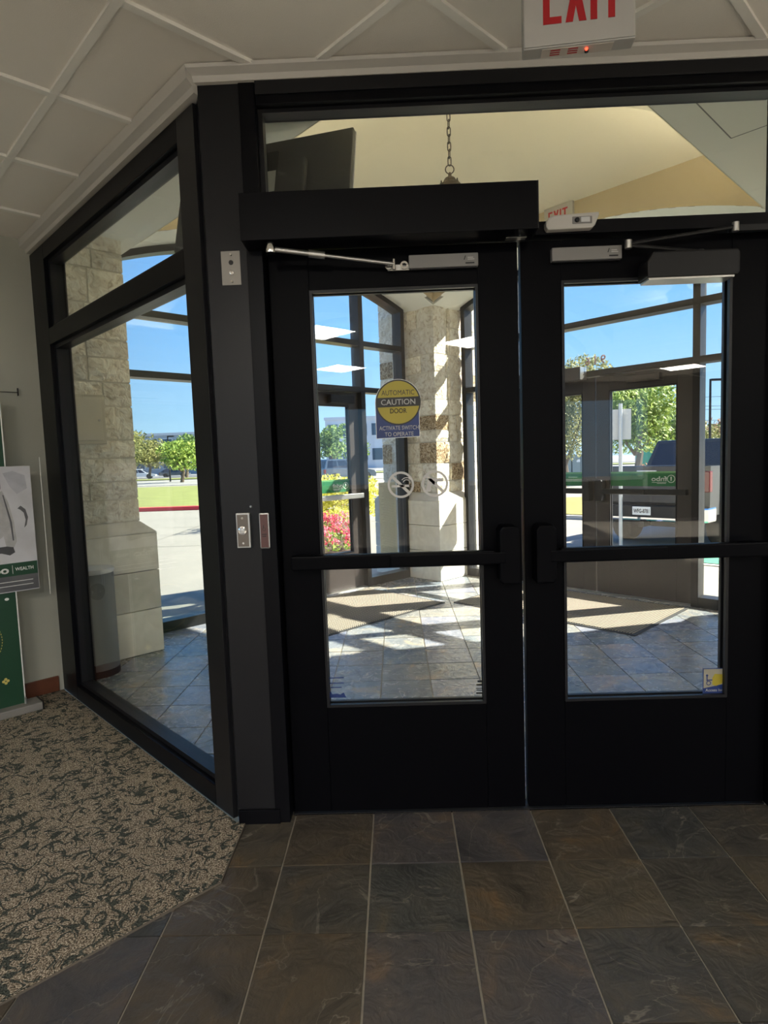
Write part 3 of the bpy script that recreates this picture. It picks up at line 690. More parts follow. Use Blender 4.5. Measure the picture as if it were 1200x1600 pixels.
# ------------------------------------------------------------------ stone pillars
def rough_block(u0, u1, v0, v1, z0, z1, sides, T, amp=.022):
    """block with roughened outward faces; sides: set of '+u','-u','+v','-v'"""
    bm = bmesh.new(); nu = nz = 3
    mb = MB()
    def grid(fn):
        vs = []
        for i in range(nu+1):
            for j in range(nz+1):
                vs.append(fn(i/nu, j/nz, i in (0, nu) or j in (0, nz)))
        fs = [(i*(nz+1)+j, (i+1)*(nz+1)+j, (i+1)*(nz+1)+j+1, i*(nz+1)+j+1) for i in range(nu) for j in range(nz)]
        mb.add(vs, fs)
    rnd = lambda edge: (0 if edge else random.uniform(.2, 1)*amp)
    Z = lambda t: z0+(z1-z0)*t; U = lambda t: u0+(u1-u0)*t; W = lambda t: v0+(v1-v0)*t
    grid(lambda a, b, e: T(U(a), v0-(rnd(e) if '-v' in sides else 0), Z(b)))
    grid(lambda a, b, e: T(U(a), v1+(rnd(e) if '+v' in sides else 0), Z(b)))
    grid(lambda a, b, e: T(u0-(rnd(e) if '-u' in sides else 0), W(a), Z(b)))
    grid(lambda a, b, e: T(u1+(rnd(e) if '+u' in sides else 0), W(a), Z(b)))
    mb.add([T(u0, v0, z1), T(u1, v0, z1), T(u1, v1, z1), T(u0, v1, z1)], [(0, 1, 2, 3)])
    mb.add([T(u0, v0, z0), T(u1, v0, z0), T(u1, v1, z0), T(u0, v1, z0)], [(0, 1, 2, 3)])
    return mb
def pillar(c, lab, seed, brown=0.16):
    random.seed(seed)
    e = empty('stone_pillar', (c[0], c[1], 0), lab, 'pillar')
    T = Fr(c, (1, 1), (1, -1)); T = (lambda FF: (lambda u, v, z: FF(u, v, z)))(T)
    h = .523; g = .003
    obj('core', MB().box((-h+.095, -h+.095, 0), (h-.095, h-.095, 3.35), T), MORTAR, e)
    zs = [0, .33, .62, .90]
    for k in range(3):
        su = random.uniform(-.15, .15); sv = random.uniform(-.15, .15)
        for (a, b) in ((-h, su), (su, h)):
            for (p, q) in ((-h, sv), (sv, h)):
                obj('plinth_block', MB().box((a+g, p+g, zs[k]+g), (b-g, q-g, zs[k+1]-g), T), LIME, e, bevel=.003)
    # chamfered cap of the plinth
    hh = h-.09; vs = []
    mb = MB().add([T(x, y, .90) for x, y in ((-h, -h), (h, -h), (h, h), (-h, h))] + [T(x, y, .985) for x, y in ((-hh, -hh), (hh, -hh), (hh, hh), (-hh, hh))],
                  [(0, 3, 2, 1), (4, 5, 6, 7), (0, 1, 5, 4), (1, 2, 6, 5), (2, 3, 7, 6), (3, 0, 4, 7)])
    obj('plinth_cap', mb, LIME, e)
    z = .985; i = 0; hs = h-.085
    while z < 3.3:
        dz = random.choice((.13, .17, .2, .24, .3)); 
        if z+dz > 3.25: dz = 3.36-z
        for side in range(4):
            # pinwheel courses: each face runs from a corner to the next
            cuts = [-hs, random.uniform(-.25, -.02), random.uniform(.12, .3), hs-.22]
            if random.random() < .35: cuts = [-hs, random.uniform(-.15, .1), hs-.22]
            for a, b in zip(cuts[:-1], cuts[1:]):
                def TT(u, v, z, side=side):
                    for _ in range(side): u, v = -v, u
                    return T(u, v, z)
                mb = rough_block(a+.006, b-.006, -hs, -hs+.22, z+.006, z+dz-.006, {'-v'} | ({'-u'} if a == -hs else set()), TT)
                r = random.random()
                obj('stone_block', mb, ROCKB if r < brown else ROCK, e)
        z += dz; i += 1
pillar((0, 5.2), 'limestone pillar at the back between the outer walls, seen through the left door', 3)
pillar((-3.0, 2.23), 'limestone pillar behind the left glass screen with a beige access cover', 11, .0)
pillar((3.0, 2.23), 'limestone pillar at the right end of the outer glazing', 23, .1)
random.seed(5)
# beige cover on the left pillar
FP = Fr((-2.26, 2.23), (-1, -1), (1, -1))
e = empty('wall_cover', FP(.44, .0, 1.57), 'beige metal access cover on the left stone pillar', 'cover')
obj('cover_frame', MB().box((.30, -.12, 1.555), (.62, -.045, 1.90), FP), mat('beige_metal', (.66, .60, .47), .5), e, bevel=.003)
obj('cover_door', MB().box((.325, -.045, 1.58), (.60, -.038, 1.875), FP), mat('beige_metal_door', (.70, .64, .51), .5), e, bevel=.002)
obj('cover_lock', MB().lathe([(.008, 0), (.008, .006)], FP(.345, -.038, 1.72), 12, FP.n), STEEL, e)

# ------------------------------------------------------------------ rubbish bin
c = (-2.53, 1.74)
e = empty('trash_can', (*c, 0), 'grey cylindrical trash can with pale rim behind the left screen', 'trash can')
obj('bin_body', MB().lathe([(.13, .04), (.136, .045), (.136, .70), (.13, .705), (.1, .705)], (*c, 0), 36), GREYP, e, smooth=True)
obj('bin_base', MB().lathe([(.139, .0), (.139, .045), (.12, .045)], (*c, 0), 36), BLACKP, e, smooth=True)
obj('bin_rim', MB().lathe([(.10, .72), (.138, .72), (.141, .712), (.141, .70), (.136, .69), (.134, .70), (.10, .705)], (*c, 0), 36), RIMW, e, smooth=True)
obj('bin_lid', MB().lathe([(.0001, .70), (.1, .707)], (*c, 0), 36), BLACKP, e, smooth=True)
dirv = Vector((.62, -.78, 0)); cc = Vector((*c, .55))+dirv*.133; tv = Vector((.78, .62, 0))
mb = MB(); n = 20; vs = []
for k in range(n):
    a = 2*PI*k/n; w = .05*math.cos(a); h = .055*math.sin(a)
    ang = w/.137; p = Vector((*c, .58+h)) + (dirv*math.cos(ang)+tv*math.sin(ang))*.138
    vs.append(p)
vs.append(Vector((*c, .58))+dirv*.1385)
mb.add(vs, [(k, (k+1) % n, n) for k in range(n)])
obj('round_plate', mb, mat('dark_grey_plate', (.07, .075, .08), .6), e)

# ------------------------------------------------------------------ door hardware
FDz = lambda s, d, z: FD(s, d, z)
e = empty('door_operator', (-.47, -.1, 2.13), 'long black automatic operator box over the left entrance door', 'door operator')
obj('housing', MB().box((-.968, .05, 2.13), (.032, .162, 2.285), FD), BRONZE, e, bevel=.003)
obj('end_cap', MB().box((.032, .05, 2.13), (.036, .162, 2.285), FD), BLACKP, e, bevel=.001)
obj('rating_plate', MB().box((-.06, .06, 2.1285), (.01, .085, 2.130), FD), STEEL, e)
e = empty('operator_arm', (-.65, -.09, 2.08), 'silver telescopic arm linking the operator box to the left door', 'door arm')
pA = Vector((-.872, -.135, 2.108)); pB = Vector((-.452, -.05, 2.068)); dv = (pB-pA)
obj('arm_rod', MB().tube([pA, pA+dv*.42], .009, 12), STEEL, e, smooth=True)
obj('arm_rod', MB().tube([pA+dv*.40, pB], .0065, 12), STEEL, e, smooth=True)
obj('clamp', MB().tube([pA+dv*.30, pA+dv*.43], .013, 12), STEEL, e, smooth=True)
obj('pivot', MB().lathe([(.016, -.014), (.018, 0), (.016, .014)], pA, 16), CHROME, e, smooth=True)
obj('spindle', MB().lathe([(.012, 0), (.012, .0175)], (-.872, -.135, 2.110), 14), BLACKP, e, smooth=True)
obj('door_shoe', MB().box((-.475, 0.002, 2.056), (-.395, .012, 2.078), FD), STEEL, e, bevel=.003)
obj('ring_bolt', MB().ring(Vector((-.415, -.03, 2.067)), (1, 0, 0), (0, 0, 1), .014, .006, .006, 20), CHROME, e)
obj('ring_bolt', MB().ring(Vector((-.47, -.03, 2.067)), (1, 0, 0), (0, 0, 1), .014, .006, .006, 20), CHROME, e)
obj('bolt', MB().lathe([(.006, -.02), (.006, .016)], pB, 10), CHROME, e, smooth=True)
def hatch_marks(x, z, parent, d=.0285):
    obj('printed_mark', MB().prism_sz([(x, z-.006), (x+.003, z-.006), (x+.008, z+.008), (x+.005, z+.008)], d, d+.0006, FD), BLK, parent)
    obj('printed_mark', MB().box((x+.014, d, z), (x+.034, d+.0006, z+.003), FD).box((x+.014, d, z-.006), (x+.038, d+.0006, z-.003), FD), ETCH, parent)
    obj('printed_mark', MB().box((x+.006, d, z-.020), (x+.038, d+.0006, z-.015), FD), BLK, parent)
for x0, x1, zc, lab in ((-.398, -.150, 2.079, 'silver safety sensor bar on the top rail of the left door'), (.112, .360, 2.084, 'silver safety sensor bar on the top rail of the right door')):
    e = empty('safety_sensor', FD((x0+x1)/2, 0, zc-.023), lab, 'sensor')
    obj('sensor_cover', MB().box((x0, .001, zc-.022), (x1, .028, zc+.024), FD), SILVERP, e, bevel=.003)
    obj('sensor_lens', MB().box((x0+.004, .002, zc-.026), (x1-.004, .022, zc-.021), FD), BLACKP, e)
    hatch_marks(x1-.052, zc+.006, e)
e = empty('motion_sensor', FD(.165, .05, 2.16), 'white rounded motion sensor on the frame above the right door', 'sensor')
pts = [(.074+.022-.022*math.cos(t), 2.178+.022*math.sin(t)) for t in [PI*1.5*0-PI/2+PI*i/8*0 for i in range(1)]]
prof = [(.085, 2.150), (.078, 2.163), (.078, 2.178), (.088, 2.192), (.105, 2.199), (.262, 2.205), (.262, 2.196), (.248, 2.162), (.238, 2.152)]
obj('sensor_shell', MB().prism_sz(prof, .05, .085, FD), WHITEP, e, bevel=.006)
obj('sensor_window', MB().box((.168, .084, 2.166), (.236, .0885, 2.190), FD), SILVERP, e, bevel=.004)
obj('lens', MB().lathe([(.009, 0), (.007, .006), (.0, .008)], FD(.184, .088, 2.178), 16, FD.n), BLACKP, e, smooth=True)
obj('lens', MB().box((.197, .088, 2.170), (.228, .091, 2.187), FD), mat('clear_grey_plastic', (.62, .62, .62), .15), e, bevel=.003)
e = empty('door_closer', FD(.58, 0, 1.98), 'black surface door closer on the right entrance door', 'door closer')
obj('closer_body', MB().prism_sz([(.425, 1.975), (.735, 1.975), (.742, 1.985), (.742, 2.05), (.735, 2.062), (.445, 2.062), (.425, 2.03)], .002, .092, FD), BLACKP, e, bevel=.006)
obj('bottom_plate', MB().box((.43, .012, 1.967), (.725, .088, 1.975), FD), STEEL, e, bevel=.002)
a0 = FD(.37, .03, 2.10); a1 = FD(.735, .075, 2.142)
obj('closer_arm', MB().tube([FD(.62, .05, 2.068), FD(.37, .06, 2.095)], .007, 8), BLACKP, e)
obj('closer_arm', MB().tube([FD(.37, .06, 2.10), FD(.735, .07, 2.14)], .007, 8), BLACKP, e)
obj('pivot', MB().lathe([(.012, -.008), (.012, .02)], FD(.37, .06, 2.092), 12), STEEL, e, smooth=True)
obj('pivot', MB().lathe([(.012, -.016), (.012, .014)], FD(.735, .07, 2.14), 12), STEEL, e, smooth=True)
obj('spindle_cap', MB().lathe([(.016, 0), (.016, .012)], FD(.62, .05, 2.06), 12), BLACKP, e, smooth=True)
obj('arm_shoe', MB().box((.72, .05, 2.128), (.93, .064, 2.15), FD), BLACKP, e, bevel=.002)
# column controls
e = empty('key_switch_plate', FD(-1.03, .045, 2.02), 'steel key switch plate high on the black corner post', 'switch')
obj('face_plate', MB().box((-1.067, .046, 2.018), (-.999, .0485, 2.136), FD), mat('satin_plate', (.32, .30, .27), .5, .1), e, bevel=.001)
for z in (2.124, 2.031): obj('screw', MB().lathe([(.006, 0), (.004, .003)], FD(-1.032, .0485, z), 12, FD.n), CHROME, e, smooth=True)
obj('indicator', MB().lathe([(.0085, 0), (.008, .002)], FD(-1.032, .0485, 2.096), 16, FD.n), BLK, e, smooth=True)
obj('key_cylinder', MB().lathe([(.009, 0), (.008, .005), (.004, .006), (.003, .003)], FD(-1.031, .0485, 2.06), 16, FD.n), CHROME, e, smooth=True)
e = empty('exit_button', FD(-1.035, .045, 1.07), 'steel push-to-exit button box on the corner post', 'switch')
obj('back_box', MB().box((-1.060, .046, 1.072), (-1.010, .068, 1.20), FD), STEEL, e, bevel=.002)
obj('face_plate', MB().box((-1.056, .068, 1.077), (-1.016, .070, 1.195), FD), mat('bronze_plate', (.16, .135, .115), .4, .4), e, bevel=.001)
for z in (1.182, 1.09): obj('screw', MB().lathe([(.0055, 0), (.004, .003)], FD(-1.036, .07, z), 12, FD.n), CHROME, e, smooth=True)
obj('button_collar', MB().lathe([(.0155, 0), (.0155, .005), (.010, .006), (.0095, .003)], FD(-1.037, .07, 1.137), 24, FD.n), CHROME, e, smooth=True)
obj('button', MB().lathe([(.009, 0), (.008, .006), (.0, .007)], FD(-1.037, .071, 1.137), 20, FD.n), STEEL, e, smooth=True)
e = empty('door_switch', FD(-.958, .05, 1.065), 'slim brown wireless door switch with steel edge beside the exit button', 'switch')
obj('bezel', MB().box((-.977, .05, 1.066), (-.940, .062, 1.198), FD), STEEL, e, bevel=.005)
obj('touch_face', MB().box((-.973, .062, 1.071), (-.944, .0645, 1.193), FD), SHIELD, e, bevel=.002)
q = MB().ring(FD(-.959, .0648, 1.138), (1, 0, 0), (0, 0, 1), .006, .0014, -.0004, 20); q.box((-.962, .0646, 1.142), (-.9595, .0652, 1.153), FD)
obj('wheelchair_mark', q, BLK, e)
obj('printed_mark', MB().box((-.968, .0646, 1.118), (-.950, .0651, 1.121), FD).box((-.966, .0646, 1.111), (-.952, .0651, 1.114), FD), BLK, e)
obj('post_screw', MB().lathe([(.005, 0), (.003, .004)], FD(-1.008, .045, 1.222), 10, FD.n), STEEL, smooth=True, label='tiny screw head above the exit button', cat='screw')

# ------------------------------------------------------------------ stickers on the entrance doors (lobby side of the glass)
def DG(x, z, d=-.018): return FD(x, d, z)
def flat(poly, d0=-.0187, d1=-.0182): return MB().prism_sz(poly, d0, d1, FD)
def disc(cx, cz, r, n=40, a0=0, a1=2*PI): return [(cx+r*math.cos(a0+(a1-a0)*i/n), cz+r*math.sin(a0+(a1-a0)*i/n)) for i in range(n)]
e = empty('caution_sticker', DG(-.452, 1.456), 'yellow and blue automatic caution door sticker on left door glass', 'sticker')
cx, cz, r = -.452, 1.588, .084
obj('sticker_backing', flat([(-.538, 1.455), (-.374, 1.459), (-.374, 1.59)]+[(cx+(r+.002)*math.cos(a), cz+(r+.002)*math.sin(a)) for a in [PI*i/16 for i in range(1, 16)]]+[(-.538, 1.59)], -.0182, -.0178), WHT, e)
obj('blue_field', flat([(-.536, 1.457), (-.376, 1.461), (-.376, 1.59), (-.536, 1.59)], -.0178, -.0174), BLU, e)
obj('black_ring', flat(disc(cx, cz, r), -.0174, -.0170), BLK, e)
obj('yellow_disc', flat(disc(cx, cz, r-.005), -.0170, -.0166), YEL, e)
obj('black_band', flat([(cx-r+.002, cz-.017), (cx+r-.002, cz-.015), (cx+r-.002, cz+.020), (cx-r+.002, cz+.018)], -.0166, -.0162), BLK, e)
X, Zu = (1, 0, 0), (0, 0, 1)
def T_(body, x, z, w, h, m, parent, d=-.0160, name='lettering', mirror=False, bold=.012):
    return text(name, body, FD(x, d, z), (-1, 0, 0) if mirror else X, Zu, m, parent, width=w, height=h, extrude=.0001, bold=bold)
T_('AUTOMATIC', cx, cz+.036, .122, .0185, BLK, e, bold=0.0); T_('CAUTION', cx, cz+.0015, .128, .021, PALE, e, -.0158); T_('DOOR', cx, cz-.031, .062, .018, BLK, e)
T_('ACTIVATE SWITCH', cx, 1.494, .148, .0155, PALE, e, -.0172); T_('TO OPERATE', cx, 1.471, .108, .0155, PALE, e, -.0172)
def symbol_ring(cx, cz, e):
    obj('etched_ring', MB().ring(DG(cx, cz), (1, 0, 0), (0, 0, 1), .050, .0085, -.0005, 48), ETCH, e)
    dx, dz = R2*.043, R2*.043; w = .0038
    obj('slash', flat([(cx-dx-w, cz+dz-w), (cx-dx+w, cz+dz+w), (cx+dx+w, cz-dz+w), (cx+dx-w, cz-dz-w)]), ETCH, e)
e = empty('no_smoking_decal', DG(-.452, 1.23), 'etched grey no smoking decal on left door glass', 'decal')
symbol_ring(-.452, 1.281, e)
obj('cigarette', flat([(-.487, 1.272), (-.440, 1.272), (-.440, 1.281), (-.487, 1.281)]), ETCH, e)
obj('cigarette_end', flat([(-.437, 1.272), (-.420, 1.272), (-.420, 1.281), (-.437, 1.281)]), ETCH, e)
q = MB(); 
for k, (rr, a0, a1) in enumerate(((.012, 0, PI*.9), (.020, 0, PI*.8))):
    for i in range(6):
        a = a0+(a1-a0)*i/6; b = a0+(a1-a0)*(i+1)/6
        q.prism_sz([(-.430+rr*math.cos(a), 1.286+rr*math.sin(a)), (-.430+(rr+.003)*math.cos(a), 1.286+(rr+.003)*math.sin(a)), (-.430+(rr+.003)*math.cos(b), 1.286+(rr+.003)*math.sin(b)), (-.430+rr*math.cos(b), 1.286+rr*math.sin(b))], -.0187, -.0182, FD)
obj('smoke', q, ETCH, e)
e = empty('no_guns_decal', DG(-.324, 1.23), 'etched grey no handguns decal beside the no smoking decal', 'decal')
symbol_ring(-.324, 1.281, e)
obj('handgun', flat([(-.352, 1.296), (-.346, 1.301), (-.292, 1.301), (-.292, 1.288), (-.322, 1.288), (-.326, 1.276), (-.337, 1.276), (-.340, 1.252), (-.358, 1.252), (-.352, 1.282)]), ETCH, e)
e = empty('bank_notice_decal', DG(-.73, .455), 'small blue skyline and text decal low on left door glass', 'decal')
for z, w in ((.541, .062), (.520, .062), (.503, .042)): obj('printed_line', flat([(-.728-w/2, z-.002), (-.728+w/2, z-.002), (-.728+w/2, z+.002), (-.728-w/2, z+.002)]), BLU, e)
q = MB(); q.prism_sz([(-.764, .462), (-.69, .462), (-.70, .482), (-.712, .474), (-.725, .478), (-.745, .476), (-.75, .488), (-.756, .476), (-.764, .476)], -.0187, -.0182, FD)
obj('skyline_mark', q, BLU, e)
e = empty('hours_decal', DG(-.17, .46), 'small dark text decal low in the right corner of left door glass', 'decal')
for z, h_, w in ((.512, .0035, .024), (.498, .0035, .034), (.484, .0015, .038), (.477, .0015, .034)):
    obj('printed_line', flat([(-.168-w/2, z-h_), (-.168+w/2, z-h_), (-.168+w/2, z+h_), (-.168-w/2, z+h_)]), BLK, e)
obj('red_dot', flat(disc(-.152, .528, .005, 16)), RED, e); obj('dark_bar', flat([(-.186, .462), (-.150, .462), (-.150, .468), (-.186, .468)]), BLK, e)
e = empty('access_sticker', DG(.727, .436), 'blue and yellow square accessibility sticker low on the right door glass', 'sticker')
x0, x1, z0, z1 = .680, .778, .440, .540
obj('blue_square', flat([(x0, z0), (x1, z0), (x1, z1), (x0, z1)], -.0150, -.0145), BLU, e)
obj('pale_picture', flat([(x0+.003, z0+.022), (x1-.003, z0+.04), (x1-.003, z1-.003), (x0+.003, z1-.003)], -.0145, -.0142), mat('sticker_pale', (.30, .28, .22), .5), e)
obj('yellow_map', flat([(x0+.036, z0+.036), (x0+.05, z0+.030), (x0+.078, z0+.042), (x0+.082, z0+.066), (x0+.075, z0+.075), (x0+.045, z0+.078), (x0+.036, z0+.062)], -.0142, -.0139), YEL, e)
obj('corner_square', flat([(x1-.018, z1-.018), (x1-.002, z1-.018), (x1-.002, z1-.002), (x1-.018, z1-.002)], -.0142, -.0139), BLU, e)
q = MB().ring(DG(x0+.022, z0+.042, -.0141), X, Zu, .009, .003, -.0003, 20); q.box((x0+.014, -.0141, z0+.05), (x0+.018, -.0138, z0+.068), FD).box((x0+.016, -.0141, z0+.052), (x0+.036, -.0138, z0+.056), FD).prism_sz(disc(x0+.016, z0+.072, .0045, 12), -.0141, -.0138, FD)
obj('wheelchair_figure', q, BLU, e)
T_('Access for all', x0+.052, z0+.014, .084, .011, PALE, e, -.0142)

# ------------------------------------------------------------------ exit signs
th = math.radians(-6); sx = Vector((math.cos(th), math.sin(th), 0)); FE = Fr((.037, -.613), (sx.x, sx.y), (sx.y, -sx.x))
e = empty('exit_sign', FE(0, 0, 2.72), 'white exit sign with red letters hanging from the lobby ceiling', 'exit sign')
obj('sign_housing', MB().box((-.14, -.045, 2.425), (.14, -.002, 2.715), FE), SIGNF, e, bevel=.003)
obj('sign_face', MB().box((-.138, -.002, 2.428), (.138, .002, 2.712), FE), SIGNF, e, bevel=.001)
obj('canopy', MB().box((-.08, -.04, 2.715), (.08, -.006, CZ), FE), WHITEP, e, bevel=.003)
def block(F, e, s0, w, z0, h, ch, m, t, d0, d1):
    mb = MB()
    if ch == 'E': mb.box((s0, d0, z0), (s0+t, d1, z0+h), F).box((s0+t, d0, z0), (s0+w, d1, z0+t), F).box((s0+t, d0, z0+h/2-t/2), (s0+w*.9, d1, z0+h/2+t/2), F).box((s0+t, d0, z0+h-t), (s0+w, d1, z0+h), F)
    if ch == 'I': mb.box((s0, d0, z0), (s0+t, d1, z0+h), F)
    if ch == 'T': mb.box((s0+w/2-t/2, d0, z0), (s0+w/2+t/2, d1, z0+h-t), F).box((s0, d0, z0+h-t), (s0+w, d1, z0+h), F)
    if ch == 'X':
        mb.prism_sz([(s0, z0), (s0+t*1.1, z0), (s0+w, z0+h), (s0+w-t*1.1, z0+h)], d0, d1, F)
        mb.prism_sz([(s0+w-t*1.1, z0), (s0+w, z0), (s0+t*1.1, z0+h), (s0, z0+h)], d0, d1*1.02 if d1 else d1, F)
    obj('letter', mb, m, e)
for ch, s0, w in (('E', -.090, .046), ('X', -.034, .052), ('I', .028, .016), ('T', .054, .052)):
    block(FE, e, s0, w, 2.478, .165, ch, RED, .0165, .002, .0035)
obj('light_lens', MB().box((-.092, -.040, 2.4235), (.088, -.008, 2.4250), FE), mat('lens_plastic', (.55, .50, .45), .3), e)
q = MB()
for i in range(2):
    for j in range(3): q.box((-.07+i*.045, -.034+j*.009, 2.4228), (-.045+i*.045, -.030+j*.009, 2.4236), FE)
obj('charge_marks', q, RED, e)
obj('test_lamp', MB().lathe([(.004, 0), (.003, -.004), (0, -.005)], FE(.022, -.02, 2.4236), 12), mat('red_led', (.8, .05, .03), .3, emit=(1, .05, .02), estr=4), e)
obj('test_button', MB().lathe([(.006, 0), (.005, -.004)], FE(.024, -.03, 2.4236), 12), BLK, e)
FT = FXR
s0 = 1.0*math.sqrt(2)
FQ = Fr((1.08, 3.42), (1, -1), (-1, -1))
e = empty('exit_sign', FQ(0, 0, 3.38), 'white exit sign with red letters on the tan arch beyond the doors', 'exit sign')
obj('sign_housing', MB().box((-.14, -.0, 3.37), (.14, .045, 3.57), FQ), SIGNF, e, bevel=.003)
for ch, a, w in (('E', -.098, .042), ('X', -.045, .052), ('I', .016, .014), ('T', .040, .052)):
    block(FQ, e, a, w, 3.40, .13, ch, RED, .0145, .045, .0465)

# ------------------------------------------------------------------ television hung in the vestibule
ang = math.radians(165); ts = Vector((math.cos(ang), math.sin(ang), 0))          # along its top edge, to the left
tn = Vector((-ts.y, ts.x, 0))*1                                                    # horizontal normal
tn = Vector((math.sin(math.radians(15)), math.cos(math.radians(15)), 0))
tA = Vector((-.615, .76, 2.955)); dn = (Vector((0, 0, -1))*math.cos(.28) - tn*math.sin(.28)).normalized(); fn = ts.cross(dn).normalized()
if fn.y > 0: fn = -fn
def TV(a, b, c_): return tA + ts*a + dn*b + fn*c_          # c_ >0 towards the lobby (its back)
e = empty('television', TV(.46, .52, 0), 'black flat television seen from behind, hung above the door', 'television')
obj('screen_housing', MB().box((0, 0, -.03), (.92, .53, 0), TV), TVBACK, e, bevel=.006)
obj('bezel', MB().box((-.003, -.003, -.042), (.923, .533, -.03), TV), mat('grey_bezel', (.30, .30, .33), .4), e, bevel=.003)
obj('back_cover', MB().box((.22, .14, 0), (.72, .50, .035), TV), TVBACK, e, bevel=.012)
obj('input_panel', MB().box((.36, .10, .035), (.60, .22, .05), TV), BLACKP, e, bevel=.003)
obj('mount_plate', MB().box((.42, .18, .05), (.60, .38, .062), TV), BLACKP, e, bevel=.003)
obj('info_label', MB().box((.355, .22, .062), (.40, .33, .064), TV), mat('pale_label', (.5, .5, .48), .5), e)
obj('mount_pole', MB().tube([TV(.55, .25, .09), Vector((TV(.55, .25, .09).x, TV(.55, .25, .09).y, SZ))], .018, 12), BLACKP, e, smooth=True)
obj('mount_arm', MB().tube([TV(.55, .25, .05), TV(.55, .25, .10)], .02, 10), BLACKP, e, smooth=True)
pp = [TV(.46, .12, .05), TV(.44, .03, .07), TV(.50, -.04, .09), TV(.56, .0, .10), TV(.55, .08, .1), TV(.5, .12, .08)]
def smooth_path(P, n=6):
    out = []
    for i in range(len(P)-1):
        p0, p1, p2, p3 = P[max(i-1, 0)], P[i], P[i+1], P[min(i+2, len(P)-1)]
        for k in range(n):
            t = k/n; out.append(.5*((2*p1)+(p2-p0)*t+(2*p0-5*p1+4*p2-p3)*t*t+(3*p1-p0-3*p2+p3)*t**3))
    return out+[P[-1]]
obj('white_cable', MB().tube(smooth_path(pp), .005, 8), WHITEP, e, smooth=True, label='white looped cable')

# ------------------------------------------------------------------ pendant lantern on its chain
pc = Vector((-.016, 2.25, 0))
e = empty('pendant_lamp', (pc.x, pc.y, 4.0), 'dark iron lantern hanging on a chain from the cream vestibule ceiling', 'pendant lamp')
obj('ceiling_rose', MB().lathe([(.06, 3.985), (.05, 3.96), (.015, 3.95)], pc, 20), IRON, e, smooth=True)
def link_(z, rot, h=.062, w=.012, r=.0035):
    a = Vector((math.cos(rot), math.sin(rot), 0)); pts = []
    for k in range(16):
        t = 2*PI*k/16; pts.append(pc+Vector((0, 0, z+(h/2-w)*(1 if math.sin(t) > 0 else -1)*(abs(math.sin(t)) > .01)+w*math.sin(t)))+a*w*math.cos(t))
    pts.append(pts[0]); pts.append(pts[1])
    return MB().tube(pts, r, 6, cap=False)
z = 3.46; i = 0
while z < 3.95:
    obj('chain_link', link_(z, .3 if i % 2 == 0 else .3+PI/2), IRON, e, smooth=True); z += .050; i += 1
mb = MB(); pts = [pc+Vector((.030*math.cos(t), 0, 3.405+.030*math.sin(t))) for t in [2*PI*k/20 for k in range(22)]]
obj('hanging_ring', mb.tube(pts, .004, 8, cap=False), IRON, e, smooth=True)
obj('lamp_top', MB().lathe([(.006, 3.385), (.012, 3.37), (.012, 3.358), (.035, 3.345), (.045, 3.33), (.05, 3.315), (.075, 3.30), (.085, 3.27), (.15, 3.22), (.15, 3.205), (.13, 3.205)], pc, 24), IRON, e, smooth=True)
for k in range(6):
    a = 2*PI*k/6+.26; d = Vector((math.cos(a), math.sin(a), 0))
    obj('finial', MB().lathe([(.012, 0), (.010, .02), (.004, .028), (.006, .034), (0, .045)], pc+d*.065+Vector((0, 0, 3.285)), 8), IRON, e, smooth=True)
    obj('lantern_bar', MB().tube([pc+d*.135+Vector((0, 0, 3.21)), pc+d*.10+Vector((0, 0, 2.97))], .006, 6), IRON, e)
obj('lamp_shade', MB().lathe([(.128, 3.205), (.096, 2.975), (.02, 2.97)], pc, 24), AMBER, e, smooth=True)
obj('bottom_finial', MB().lathe([(.105, 2.975), (.10, 2.96), (.02, 2.95), (.015, 2.93), (.0, 2.91)], pc, 24), IRON, e, smooth=True)

# ------------------------------------------------------------------ lobby lights (recessed troffers behind the viewer)
spots = {(-3.6, -3.4): 'left', (-1.2, -3.6): 'middle left', (1.2, -3.6): 'middle right', (3.6, -3.4): 'right'}
TN = 0
for a in range(-16, 8):
    for b in range(-16, 9):
        u0, v0 = U0+a*DU, V0+b*DU
        cyc = (u0+v0+DU)/2; cxc = (u0-v0)/2
        if is_lit(cxc, cyc):
            sq = [uv(u0+k_, v0+j_) for k_, j_ in ((.02, .02), (DU-.02, .02), (DU-.02, DU-.02), (.02, DU-.02))][::-1]
            tr = empty('ceiling_light', (cxc, cyc, CZ), LIGHTS[is_lit(cxc, cyc)-1][2], 'ceiling light', 'lobby ceiling lights')
            obj('diffuser', MB().prism(sq, CZ+.002, CZ+.012), TROFF, tr); TN += 1

# ------------------------------------------------------------------ banner stand and poster
dB = Vector((-1, -1)).normalized(); FB = Fr((-2.57+.7071*.15, 1.41-.7071*.15), (dB.x, dB.y), (R2, -R2))
def sB(x): return (x-FB.o.x)/FB.s.x
s_r = sB(-2.655)
e = empty('banner_stand', FB(s_r+.4, 0, 0), 'dark green roll-up banner on a silver base by the left wall', 'banner')
obj('stand_base', MB().prism_sz([(s_r-.075, .0065), (s_r+.9, .0065), (s_r+.9, .05), (s_r-.075, .05)], -.06, .07, FB), SILVERP, e, bevel=.006)
obj('base_end', MB().box((s_r-.08, -.062, .0065), (s_r-.075, .072, .052), FB), BLACKP, e)
obj('base_peg', MB().lathe([(.007, .05), (.007, .085)], FB(s_r+.0, .02, 0), 10), STEEL, e, smooth=True)
obj('banner_sheet', MB().box((s_r, -.004, .05), (s_r+.85, .0, 1.79), FB), DGREEN, e)
obj('banner_edge', MB().box((s_r-.006, -.004, .05), (s_r, .0005, 1.79), FB), WHT, e)
obj('top_rail', MB().box((s_r-.004, -.012, 1.79), (s_r+.855, .008, 1.81), FB), SILVERP, e, bevel=.003)
